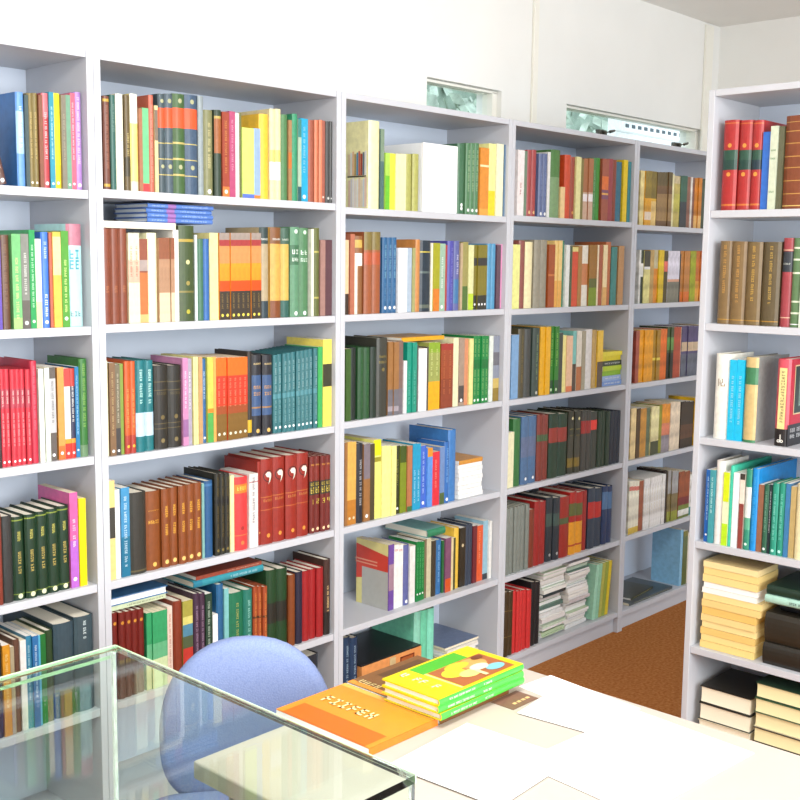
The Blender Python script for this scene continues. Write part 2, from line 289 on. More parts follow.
DATA = {
'A1': '''
-0.1785 0.0193 0.206 0.2 0.0142 h 6fa0e0 1 0 C:3a78b8 B.35-.8:a9cdf0 T.4-.85:e8f4ff
-0.164 0.0097 0.2012 0.125 0.0131 p 4a5a58 1 0
-0.153 0.0123 0.2068 0.128 0.0152 h 8a7a48 2 0 T.3-.8:d0b878 D.05:f0e8d8
-0.1407 0.0123 0.2082 0.129 0.0168 h 8a7a48 2 1 T.3-.8:d0b878 D.05:f0e8d8
-0.1296 0.0099 0.2051 0.127 0.0131 p 8f5a40 1 0
-0.1158 0.0175 0.211 0.131 0.0164 h b8444a 1 0 B.75-1:d87880 T.3-.8:f0d0d0 D.05:ffffff
-0.1008 0.0126 0.215 0.133 0.0164 p 3a9ab0 1 0 T.3-.85:d8f8ff D.05:ffffff
-0.0868 0.0153 0.2143 0.133 0.0186 p f0e020 1 0 B.0-.25:e8c818 D.06:ffffff
-0.0728 0.0128 0.2115 0.131 0.012 p 8a8270 1 0 T.3-.8:b8b098
-0.0599 0.0129 0.2129 0.132 0.0142 p 7aa58a 1 0 D.05:e8e8d8
-0.0469 0.013 0.2189 0.136 0.0164 p e06a80 1 0 T.3-.9:f8d8dc D.06:fff0f0
-0.0312 0.0184 0.2229 0.138 0.0186 h b088c8 1 0 T.25-.95:e8d8f0 D.05:ffffff
''',
'A2': '''
-0.2407 0.0071 0.1984 0.123 0.012 p 6a50b0 1 0
-0.2246 0.0228 0.2097 0.13 0.0153 h 6a4a35 1 0 T.2-.9:8a6a50
-0.1998 0.0219 0.2125 0.132 0.012 p 78bc78 1 0 T.1-.75:e8f0a0 B.0-.12:a8c880
-0.1766 0.0197 0.2131 0.132 0.0164 p 8a8a80 1 0 B.0-.3:6a6258 T.35-.8:e8e8e0 D.06:ffffff
-0.1593 0.0149 0.2225 0.138 0.0153 p 2aa055 1 0 T.2-.85:d8f8d8 D.07:ffffff
-0.1443 0.0151 0.2027 0.126 0.0164 p f5f3e0 1 0 B.0-.3:e0d8a8
-0.126 0.019 0.2189 0.136 0.0164 h 4a80d8 1 0 T.1-.35:ffffff T.7-.9:d8e8ff D.06:ffffff
-0.1127 0.0077 0.217 0.135 0.0164 p c06a50 1 0
-0.0986 0.0206 0.2196 0.136 0.0131 p f5c050 1 0 B.55-.95:f8e0a0
-0.0785 0.0195 0.2224 0.138 0.012 p 5aa030 1 0 T.15-.7:e8f8a0 D.09:ffffff
-0.0476 0.0397 0.2394 0.148 0.0186 h c0ecea 1 0 B.79-1:c08090 H.66-.75:4aa0b0 H.56-.65:4aa0b0 H.1-.15:6a8890 T.05-.06:c0ecea
''',
'A3': '''
-0.2515 0.0072 0.2162 0.134 0.012 h 3a2020 1 0
-0.2417 0.0123 0.2235 0.139 0.0152 h d03848 6 0 B.6-.8:b84858 T.2-.55:f0a8a8 T.62-.78:f0d0c8 D.05:ffffff
-0.2295 0.0123 0.2227 0.138 0.0168 h d03848 6 1 B.6-.8:b84858 T.2-.55:f0a8a8 T.62-.78:f0d0c8 D.05:ffffff
-0.2172 0.0123 0.2219 0.138 0.0128 h d03848 6 2 B.6-.8:b84858 T.2-.55:f0a8a8 T.62-.78:f0d0c8 D.05:ffffff
-0.2049 0.0123 0.2211 0.137 0.0144 h d03848 6 3 B.6-.8:b84858 T.2-.55:f0a8a8 T.62-.78:f0d0c8 D.05:ffffff
-0.1926 0.0123 0.2203 0.137 0.016 h d03848 6 4 B.6-.8:b84858 T.2-.55:f0a8a8 T.62-.78:f0d0c8 D.05:ffffff
-0.1803 0.0123 0.2196 0.136 0.012 h d03848 6 5 B.6-.8:b84858 T.2-.55:f0a8a8 T.62-.78:f0d0c8 D.05:ffffff
-0.1647 0.0164 0.2381 0.148 0.0131 h c8304a 1 0 T.3-.95:e87888
-0.1476 0.0127 0.2186 0.136 0.0131 p f2f0e2 1 0
-0.1322 0.0129 0.22 0.136 0.0142 p dfe6d5 1 0 D.06:ffffff
-0.1173 0.0168 0.2202 0.137 0.0164 p 6a6058 1 0 B.3-.88:c8c8c8 T.4-.85:787070 D.06:ffffff
-0.0965 0.017 0.2189 0.136 0.0153 p e0a050 1 0 B.0-.15:e07830 D.07:ffffff
-0.08 0.0159 0.2155 0.134 0.0153 p e8e8dc 1 0 B.0-.17:d83828 B.17-.22:e8a030 B.8-1:c84a40 D.06:f0d0d0
-0.0647 0.0147 0.2145 0.133 0.0164 h 3a3a58 1 0 B.0-.17:d83828 B.17-.22:e8a030 B.8-1:c04038 T.4-.8:f0f0e8 D.06:f0d0d0
-0.052 0.0107 0.2173 0.135 0.0186 p 2a80b0 1 0 T.25-.9:c8f0ff D.08:ffffff
-0.0358 0.0217 0.2354 0.146 0.0142 h 3a7a35 1 0 B.0-.12:70906a T.3-.95:90b860
''',
'A4': '''
-0.2612 0.0097 0.2107 0.131 0.012 h 8a3a25 1 0
-0.2416 0.0295 0.204 0.126 0.0153 h 3a3a38 1 0
-0.2122 0.0292 0.1977 0.123 0.016 h 183c24 5 0 B.07-.08:8a9a40 B.95-.965:8a9a40 T.68-.82:c8c060 T.3-.58:c8b060 D.05:f0f0c8
-0.183 0.0292 0.1993 0.124 0.012 h 183c24 5 1 B.07-.08:8a9a40 B.95-.965:8a9a40 T.68-.82:c8c060 T.3-.58:c8b060 D.05:f0f0c8
-0.1538 0.0292 0.2011 0.125 0.0136 h 183c24 5 2 B.07-.08:8a9a40 B.95-.965:8a9a40 T.68-.82:c8c060 T.3-.58:c8b060 D.05:f0f0c8
-0.1246 0.0292 0.2029 0.126 0.0152 h 183c24 5 3 B.07-.08:8a9a40 B.95-.965:8a9a40 T.68-.82:c8c060 T.3-.58:c8b060 D.05:f0f0c8
-0.0954 0.0292 0.2048 0.127 0.0168 h 183c24 5 4 B.07-.08:8a9a40 B.95-.965:8a9a40 T.68-.82:c8c060 T.3-.58:c8b060 D.05:f0f0c8
-0.07 0.0217 0.2333 0.145 0.0164 p e06aa8 1 0 B.0-.5:c070d0 T.4-.55:ffffff T.58-.72:fff0f8 D.09:ffffff
-0.0527 0.0103 0.2171 0.135 0.0144 p fae000 2 0
-0.0424 0.0103 0.2156 0.134 0.016 p fae000 2 1
''',
'A5': '''
-0.2742 0.0209 0.2298 0.142 0.0153 h 2a2a38 1 0
-0.2544 0.0187 0.2236 0.139 0.0131 p d89a30 1 0 T.3-.9:f8e0a0
-0.24 0.01 0.2164 0.134 0.0131 p b0a488 1 0
-0.2268 0.0164 0.2298 0.143 0.0164 h 6a4a3a 1 0
-0.2109 0.0153 0.2235 0.139 0.0164 p f0ece8 1 0
-0.1962 0.0141 0.2307 0.143 0.0175 p 3a88a8 1 0 T.3-.9:c8e8f0
-0.1813 0.0156 0.2283 0.142 0.012 p 2f78b0 1 0 T.3-.9:e0f0ff
-0.1709 0.0052 0.2269 0.141 0.0131 p 60b8d8 1 0
-0.1598 0.0171 0.2254 0.14 0.0186 p 1a7a3a 1 0
-0.1414 0.0199 0.2307 0.143 0.0186 h 2f4a28 1 0
-0.1017 0.0541 0.2395 0.25 0.0175 h 3f5560 1 0 B.0-.3:5a6a50
-0.0474 0.0516 0.2443 0.25 0.0175 h 445860 1 0 T.75-.95:e0f0f0
''',
'B1': '''
0.0249 0.0081 0.2128 0.132 0.0164 p eeeae0 1 0
0.0406 0.0178 0.2168 0.134 0.012 h 7a4a3a 1 0 B.94-.97:c8a848 B.03-.06:c8a848 T.2-.9:a87860
0.0584 0.0152 0.2211 0.137 0.012 h 3a6a60 1 0 T.6-.9:7a9a90
0.0778 0.0209 0.2256 0.14 0.0131 h faf6e0 1 0 T.5-.65:a8a080
0.0981 0.0169 0.2256 0.14 0.012 h 6a5a35 1 0 B.15-.35:4a4228 T.35-.6:d0c080
0.118 0.0228 0.2302 0.143 0.0131 h fbe98a 1 0 B.7-1:fdfbe8 B.0-.1:f8f0c8
0.1344 0.0101 0.1979 0.123 0.012 p b07a5a 1 0
0.1503 0.0188 0.2007 0.124 0.0153 p 7cc890 1 0 B.0-.1:e04848
0.1685 0.0146 0.2335 0.145 0.0153 h c8705a 1 0 T.1-.9:e8a890
0.1825 0.0103 0.2101 0.13 0.0164 p f0d8a0 1 0 B.6-.95:8a7a68
0.198 0.0208 0.2392 0.148 0.0131 h 4a5a60 1 0 B.66-.86:f06030 B.5-.51:c8b870 B.34-.35:c8b870 B.18-.19:c8b870 D.27:b8b890 D.93:b8b890
0.2205 0.0241 0.2418 0.15 0.0131 h 55656f 1 0 B.66-.86:f06030 B.5-.51:c8b870 B.34-.35:c8b870 B.18-.19:c8b870 D.27:b8b890 D.93:b8b890
0.2509 0.0367 0.2452 0.152 0.012 h 4a6a3a 1 0 B.66-.86:f06030 B.5-.52:c8b870 B.34-.36:c8b870 B.18-.2:c8b870 D.27:b8b890 D.93:b8b890
0.2895 0.0405 0.2472 0.153 0.0142 h 4a6078 1 0 B.66-.86:f06030 B.5-.51:c8b870 B.34-.35:c8b870 B.18-.19:c8b870 D.27:b8b890 D.93:b8b890
0.3184 0.0174 0.248 0.154 0.0153 h 9aa5a8 1 0
0.344 0.0305 0.216 0.134 0.0164 h 8a8a60 1 0 T.3-.85:d0c898 D.05:ffffff
0.3722 0.0228 0.2189 0.136 0.0131 h 3a4a38 1 0 B.5-.9:a86838 B.9-.93:c8b060
0.3951 0.023 0.2162 0.134 0.0131 p a8503a 1 0 B.0-.12:e88848 T.25-.9:d89858 D.06:fff0e0
0.4166 0.02 0.2197 0.136 0.0131 p c05a80 1 0 T.3-.9:e8a8c0
0.4333 0.0134 0.2176 0.135 0.0142 p f0e0e0 1 0
0.445 0.0101 0.2188 0.136 0.0175 p 7a8050 1 0
0.4706 0.041 0.1827 0.113 0.0142 p d8f080 1 0 B.0-.06:6a80d0
0.5023 0.0225 0.1844 0.114 0.0164 p a0b8e8 1 0 B.0-.05:e89040
0.5303 0.0334 0.2248 0.24 0.0164 h f5c840 1 0
0.5573 0.0206 0.2407 0.149 0.0136 h f0e0b0 2 0 B.22-.42:fdf8f0 B.42-.55:e8d880
0.5779 0.0206 0.2428 0.151 0.0152 h f0e0b0 2 1 B.22-.42:fdf8f0 B.42-.55:e8d880
0.6009 0.0255 0.2306 0.143 0.0164 h 5a8a58 1 0
0.6201 0.0128 0.2179 0.135 0.0164 p b08a60 1 0 B.4-.6:d08040
0.6367 0.0203 0.2356 0.146 0.0131 h 3a9a70 1 0
0.6534 0.0131 0.2238 0.139 0.0142 p b0c8b0 1 0 B.0-.18:3a6a70 B.78-1:4a9088
0.674 0.0282 0.2272 0.141 0.0186 p 30b0d8 1 0 T.3-.9:a8e0f0 D.06:e8f8ff
0.7005 0.0248 0.2257 0.14 0.0175 h a8604a 1 0
0.7197 0.0135 0.2276 0.141 0.0168 h e08a68 2 0
0.7332 0.0135 0.2289 0.142 0.0128 h e08a68 2 1
0.7467 0.0136 0.2288 0.142 0.0186 p b06a5a 1 0 D.07:f0e8d8
0.7619 0.0167 0.2275 0.141 0.0136 h 4a4a48 2 0 D.06:d8d8d0
0.7753 0.0099 0.2291 0.142 0.0152 h 4a4a48 2 1 D.06:d8d8d0
''',
'B2': '''
0.0334 0.0243 0.2285 0.142 0.0128 h 8a4a30 3 0 T.3-.4:b87a50
0.0577 0.0243 0.2292 0.142 0.0144 h 8a4a30 3 1 T.3-.4:b87a50
0.082 0.0243 0.2299 0.143 0.016 h 8a4a30 3 2 T.3-.4:b87a50
0.1024 0.0166 0.2196 0.136 0.0144 p f0e6c4 2 0 B.45-.7:e0b8a0 T.5-.85:c87860
0.119 0.0166 0.2201 0.136 0.016 p f0e6c4 2 1 B.45-.7:e0b8a0 T.5-.85:c87860
0.1398 0.0249 0.206 0.128 0.0175 p c87a40 1 0 B.6-1:9a5a40 B.62-.75:b0a098 B.0-.1:f0b878
0.1671 0.0297 0.2213 0.137 0.0164 h fdfbd0 1 0
0.1878 0.0118 0.2095 0.13 0.0128 p b89070 4 0 B.75-1:9a6040 B.0-.35:e0d0b0
0.1996 0.0118 0.2098 0.13 0.0144 p b89070 4 1 B.75-1:9a6040 B.0-.35:e0d0b0
0.2113 0.0118 0.21 0.13 0.016 p b89070 4 2 B.75-1:9a6040 B.0-.35:e0d0b0
0.2231 0.0118 0.2103 0.13 0.012 p b89070 4 3 B.75-1:9a6040 B.0-.35:e0d0b0
0.2374 0.017 0.2305 0.143 0.0186 p f8f4ec 1 0
0.2702 0.0486 0.2422 0.15 0.0131 h 4a5a30 1 0 B.83-.86:b8a040 D.62:e0d8a0 D.4:a89850 D.1:c0b840 B.3-.32:8a8040
0.3001 0.008 0.2196 0.136 0.0186 p e0e8e8 1 0
0.3137 0.0192 0.2097 0.13 0.0153 h 4a7a60 1 0
0.333 0.0194 0.2102 0.13 0.0164 h 3a70b0 1 0
0.3566 0.0278 0.2261 0.14 0.0175 p fbf0a8 1 0
0.381 0.0177 0.2267 0.141 0.0144 p e8963a 8 0 B.0-.33:4a4035 B.33-.45:e85a20 B.45-.65:f0a030 B.65-.85:d89a60 B.85-.92:b04a48 B.92-1:a89a90 T.1-.3:a08850 D.05:f0e060
0.3988 0.0177 0.2272 0.141 0.016 p e8963a 8 1 B.0-.33:4a4035 B.33-.45:e85a20 B.45-.65:f0a030 B.65-.85:d89a60 B.85-.92:b04a48 B.92-1:a89a90 T.1-.3:a08850 D.05:f0e060
0.4165 0.0177 0.2276 0.141 0.012 p e8963a 8 2 B.0-.33:4a4035 B.33-.45:e85a20 B.45-.65:f0a030 B.65-.85:d89a60 B.85-.92:b04a48 B.92-1:a89a90 T.1-.3:a08850 D.05:f0e060
0.4342 0.0177 0.228 0.141 0.0136 p e8963a 8 3 B.0-.33:4a4035 B.33-.45:e85a20 B.45-.65:f0a030 B.65-.85:d89a60 B.85-.92:b04a48 B.92-1:a89a90 T.1-.3:a08850 D.05:f0e060
0.4519 0.0177 0.2285 0.142 0.0152 p e8963a 8 4 B.0-.33:4a4035 B.33-.45:e85a20 B.45-.65:f0a030 B.65-.85:d89a60 B.85-.92:b04a48 B.92-1:a89a90 T.1-.3:a08850 D.05:f0e060
0.4696 0.0177 0.2289 0.142 0.0168 p e8963a 8 5 B.0-.33:4a4035 B.33-.45:e85a20 B.45-.65:f0a030 B.65-.85:d89a60 B.85-.92:b04a48 B.92-1:a89a90 T.1-.3:a08850 D.05:f0e060
0.4874 0.0177 0.2294 0.142 0.0128 p e8963a 8 6 B.0-.33:4a4035 B.33-.45:e85a20 B.45-.65:f0a030 B.65-.85:d89a60 B.85-.92:b04a48 B.92-1:a89a90 T.1-.3:a08850 D.05:f0e060
0.5051 0.0177 0.2298 0.143 0.0144 p e8963a 8 7 B.0-.33:4a4035 B.33-.45:e85a20 B.45-.65:f0a030 B.65-.85:d89a60 B.85-.92:b04a48 B.92-1:a89a90 T.1-.3:a08850 D.05:f0e060
0.53 0.0321 0.2452 0.152 0.0164 h b8a888 1 0 B.0-.19:3a4a50 B.82-1:3a4a48 T.84-.86:b8a888 H.86-.88:f0f0e8
0.5687 0.0381 0.2463 0.153 0.0131 h e0b05a 1 0 B.0-.19:8a5028 B.82-1:8a5a30 H.86-.88:f0f0e8
0.6052 0.0314 0.246 0.153 0.0164 h d8b860 1 0 B.0-.19:3a6a60 B.82-1:4a6a58 H.86-.88:d8e0d0
0.6397 0.0338 0.2497 0.155 0.0142 h 6a9a78 1 0 B.58-.8:4a7a58 H.7-.75:e0f0e0 H.62-.66:e0f0e0 D.95:f0f8f0 D.04:ffffff
0.6766 0.0363 0.2481 0.154 0.0186 h 5a8a60 1 0 H.7-.75:e0f0e0 H.62-.66:e0f0e0 D.95:d8f0d8 D.04:ffffff
0.7034 0.0097 0.246 0.153 0.0153 p f0f0e0 1 0
0.7189 0.0214 0.2493 0.155 0.012 h 6a7038 1 0 B.2-.22:b8b060 B.72-.74:b8b060
0.7414 0.0197 0.2161 0.134 0.0131 p b08a80 1 0
0.7587 0.0149 0.2165 0.134 0.0144 p 6a4a50 2 0
0.7732 0.0141 0.2168 0.134 0.016 p 6a4a50 2 1
''',
'B3': '''
0.0267 0.0098 0.2347 0.146 0.0175 p e8e0b8 1 0 T.1-.9:888060
0.0415 0.017 0.229 0.142 0.0131 p 8a6a48 1 0 T.2-.9:c8b080 D.05:ffffff
0.0571 0.0143 0.2232 0.138 0.0142 p 7a7058 1 0 B.0-.3:4a4440 T.35-.9:d8d0b8 D.05:ffffff
0.0693 0.01 0.2249 0.139 0.0164 p 8aa040 1 0
0.0841 0.0167 0.2302 0.143 0.012 h d0622a 2 0 B.0-.2:b04030 T.25-.7:f0a860 D.08:f0c040
0.1008 0.0167 0.2292 0.142 0.0136 h d0622a 2 1 B.0-.2:b04030 T.25-.7:f0a860 D.08:f0c040
0.124 0.0268 0.2301 0.143 0.0136 h 1f7a80 2 0 B.17-.43:c8e0f0 T.5-.9:c8f0e8
0.1508 0.0268 0.2285 0.142 0.0152 h 1f7a80 2 1 B.17-.43:c8e0f0 T.5-.9:c8f0e8
0.1884 0.0424 0.2139 0.133 0.0152 h 2f2a20 2 0 B.3-.31:6a5c38 B.24-.25:6a5c38 B.8-.81:6a5c38 H.65-.68:6a5c38 D.38:7a6a40 D.1:8a7a50 B.7-.71:6a5c38
0.2308 0.0424 0.2113 0.131 0.0168 h 2f2a20 2 1 B.3-.31:6a5c38 B.24-.25:6a5c38 B.8-.81:6a5c38 H.65-.68:6a5c38 D.38:7a6a40 D.1:8a7a50 B.7-.71:6a5c38
0.2607 0.0174 0.2281 0.141 0.0164 p d090b8 1 0 T.4-.85:fff0f8 B.1-.3:a070a0
0.2758 0.0128 0.2254 0.14 0.0186 p b0a8b8 1 0 T.4-.85:ffffff
0.2882 0.0089 0.2299 0.143 0.0128 h f0e8a0 2 0
0.2971 0.0089 0.2294 0.142 0.0144 h f0e8a0 2 1
0.308 0.013 0.2288 0.142 0.0153 p c8a070 1 0
0.322 0.015 0.2228 0.138 0.0186 h 3a70a0 1 0 T.5-.85:c8e0f0 D.06:ffffff
0.3392 0.0194 0.2258 0.14 0.0142 p d0d060 1 0 B.0-.35:60b058 B.35-.4:e89030
0.3534 0.009 0.2263 0.14 0.0142 p f0b060 1 0
0.3673 0.018 0.2231 0.138 0.0144 p d8482a 6 0 B.78-1:f07828 B.55-.78:e04830 B.0-.32:8a6830 B.32-.42:a85830 T.4-.75:f0a080 D.08:e8e8d0
0.3853 0.018 0.2225 0.138 0.016 p d8482a 6 1 B.78-1:f07828 B.55-.78:e04830 B.0-.32:8a6830 B.32-.42:a85830 T.4-.75:f0a080 D.08:e8e8d0
0.4033 0.018 0.222 0.138 0.012 p d8482a 6 2 B.78-1:f07828 B.55-.78:e04830 B.0-.32:8a6830 B.32-.42:a85830 T.4-.75:f0a080 D.08:e8e8d0
0.4214 0.018 0.2214 0.137 0.0136 p d8482a 6 3 B.78-1:f07828 B.55-.78:e04830 B.0-.32:8a6830 B.32-.42:a85830 T.4-.75:f0a080 D.08:e8e8d0
0.4394 0.018 0.2208 0.137 0.0152 p d8482a 6 4 B.78-1:f07828 B.55-.78:e04830 B.0-.32:8a6830 B.32-.42:a85830 T.4-.75:f0a080 D.08:e8e8d0
0.4574 0.018 0.2203 0.137 0.0168 p d8482a 6 5 B.78-1:f07828 B.55-.78:e04830 B.0-.32:8a6830 B.32-.42:a85830 T.4-.75:f0a080 D.08:e8e8d0
0.4744 0.0158 0.2331 0.145 0.0153 h 3a3028 1 0 B.05-.2:e0b828
0.5017 0.0352 0.2235 0.139 0.016 h 2f2e34 2 0 B.25-.75:44608a H.58-.62:c89850 H.5-.54:c89850 H.88-.9:e0c890 D.06:e8c070 B.34-.36:a88050
0.5369 0.0352 0.2216 0.137 0.012 h 2f2e34 2 1 B.25-.75:44608a H.58-.62:c89850 H.5-.54:c89850 H.88-.9:e0c890 D.06:e8c070 B.34-.36:a88050
0.5658 0.0167 0.2197 0.136 0.0152 h 3a7a80 10 0 T.5-.9:a8c8c8 T.1-.42:90b8b8 D.07:ffffff B.44-.5:5a98a0
0.5825 0.0167 0.2209 0.137 0.0168 h 3a7a80 10 1 T.5-.9:a8c8c8 T.1-.42:90b8b8 D.07:ffffff B.44-.5:5a98a0
0.5992 0.0167 0.2221 0.138 0.0128 h 3a7a80 10 2 T.5-.9:a8c8c8 T.1-.42:90b8b8 D.07:ffffff B.44-.5:5a98a0
0.6159 0.0167 0.2233 0.138 0.0144 h 3a7a80 10 3 T.5-.9:a8c8c8 T.1-.42:90b8b8 D.07:ffffff B.44-.5:5a98a0
0.6327 0.0167 0.2245 0.139 0.016 h 3a7a80 10 4 T.5-.9:a8c8c8 T.1-.42:90b8b8 D.07:ffffff B.44-.5:5a98a0
0.6494 0.0167 0.2258 0.14 0.012 h 3a7a80 10 5 T.5-.9:a8c8c8 T.1-.42:90b8b8 D.07:ffffff B.44-.5:5a98a0
0.6661 0.0167 0.227 0.141 0.0136 h 3a7a80 10 6 T.5-.9:a8c8c8 T.1-.42:90b8b8 D.07:ffffff B.44-.5:5a98a0
0.6829 0.0167 0.2283 0.142 0.0152 h 3a7a80 10 7 T.5-.9:a8c8c8 T.1-.42:90b8b8 D.07:ffffff B.44-.5:5a98a0
0.6996 0.0167 0.2296 0.142 0.0168 h 3a7a80 10 8 T.5-.9:a8c8c8 T.1-.42:90b8b8 D.07:ffffff B.44-.5:5a98a0
0.7163 0.0167 0.2309 0.143 0.0128 h 3a7a80 10 9 T.5-.9:a8c8c8 T.1-.42:90b8b8 D.07:ffffff B.44-.5:5a98a0
0.7338 0.0182 0.234 0.145 0.0142 p 50b868 1 0
0.7616 0.0349 0.2544 0.158 0.0142 p fbe870 1 0 B.46-.72:4a4838
''',
'B4': '''
0.0329 0.02 0.2501 0.155 0.0142 p f5d890 1 0 B.42-.73:4a4840
0.0509 0.0159 0.2251 0.14 0.0142 h ffffff 1 0
0.0727 0.0248 0.227 0.141 0.0153 p 4a9ac8 1 0 B.0-.45:1f7a9a T.1-.9:e0f4ff
0.1111 0.0492 0.21 0.13 0.0131 h 3a3830 1 0 B.03-.05:6a6040
0.1595 0.0446 0.2058 0.128 0.0175 h 8f5020 1 0 H.75-.76:e8b040 H.59-.63:f0b848 D.07:f8c868
0.1958 0.0255 0.2062 0.128 0.0152 h 8f4e20 5 0 T.6-.78:f0b848 T.4-.55:f0b848 D.07:f8d080
0.2213 0.0255 0.2067 0.128 0.0168 h 8f4e20 5 1 T.6-.78:f0b848 T.4-.55:f0b848 D.07:f8d080
0.2469 0.0255 0.2073 0.129 0.0128 h 8f4e20 5 2 T.6-.78:f0b848 T.4-.55:f0b848 D.07:f8d080
0.2724 0.0255 0.2079 0.129 0.0144 h 8f4e20 5 3 T.6-.78:f0b848 T.4-.55:f0b848 D.07:f8d080
0.2979 0.0255 0.2086 0.129 0.016 h 8f4e20 5 4 T.6-.78:f0b848 T.4-.55:f0b848 D.07:f8d080
0.3148 0.0083 0.203 0.126 0.0186 p 8ab8b0 1 0
0.3331 0.0283 0.2085 0.129 0.0153 h 2a6090 1 0 B.93-.96:4a80b0
0.3594 0.0176 0.225 0.139 0.0128 h 2a2a20 3 0 B.63-.68:1a1a18 T.2-.6:6a5c30 T.7-.95:6a5c30 D.06:8a7a40
0.377 0.0176 0.2226 0.138 0.0144 h 2a2a20 3 1 B.63-.68:1a1a18 T.2-.6:6a5c30 T.7-.95:6a5c30 D.06:8a7a40
0.3945 0.0176 0.2203 0.137 0.016 h 2a2a20 3 2 B.63-.68:1a1a18 T.2-.6:6a5c30 T.7-.95:6a5c30 D.06:8a7a40
0.412 0.0138 0.2113 0.131 0.0186 p fbf5b8 1 0
0.4433 0.0453 0.2043 0.127 0.0131 h f04848 1 0 B.78-.9:f08a30 H.82-.87:ffd860 B.2-.21:ff9050 D.1:ff8a50 D.3:b03838
0.4836 0.0311 0.2072 0.128 0.0142 p f2ece8 1 0 T.3-.95:7a7880 B.88-.9:c8a0a0
0.5084 0.0127 0.2376 0.147 0.0186 h a03020 1 0 D.15:e0a060
0.537 0.0444 0.2425 0.15 0.0144 h a03020 4 0 K.8:f0f0e0 B.55-.56:c87838 H.5-.53:d08848 B.4-.41:c87038 D.1:f0a048
0.5814 0.0444 0.2427 0.15 0.016 h a03020 4 1 K.8:f0f0e0 B.55-.56:c87838 H.5-.53:d08848 B.4-.41:c87038 D.1:f0a048
0.6259 0.0444 0.243 0.151 0.012 h a03020 4 2 K.8:f0f0e0 B.55-.56:c87838 H.5-.53:d08848 B.4-.41:c87038 D.1:f0a048
0.6703 0.0444 0.2435 0.151 0.0136 h a03020 4 3 K.8:f0f0e0 B.55-.56:c87838 H.5-.53:d08848 B.4-.41:c87038 D.1:f0a048
0.7068 0.0206 0.2281 0.141 0.0152 h 7a2a22 4 0 B.5-.68:3a3828 H.52-.6:d8c050 H.62-.66:c8b048 B.68-.9:8a3024 H.88-.9:e8b048 D.05:ffe0b0 N.38:f0e060
0.7274 0.0206 0.2271 0.141 0.0168 h 7a2a22 4 1 B.5-.68:3a3828 H.52-.6:d8c050 H.62-.66:c8b048 B.68-.9:8a3024 H.88-.9:e8b048 D.05:ffe0b0 N.38:f0e060
0.748 0.0206 0.226 0.14 0.0128 h 7a2a22 4 2 B.5-.68:3a3828 H.52-.6:d8c050 H.62-.66:c8b048 B.68-.9:8a3024 H.88-.9:e8b048 D.05:ffe0b0 N.38:f0e060
0.7686 0.0206 0.225 0.14 0.0144 h 7a2a22 4 3 B.5-.68:3a3828 H.52-.6:d8c050 H.62-.66:c8b048 B.68-.9:8a3024 H.88-.9:e8b048 D.05:ffe0b0 N.38:f0e060
''',
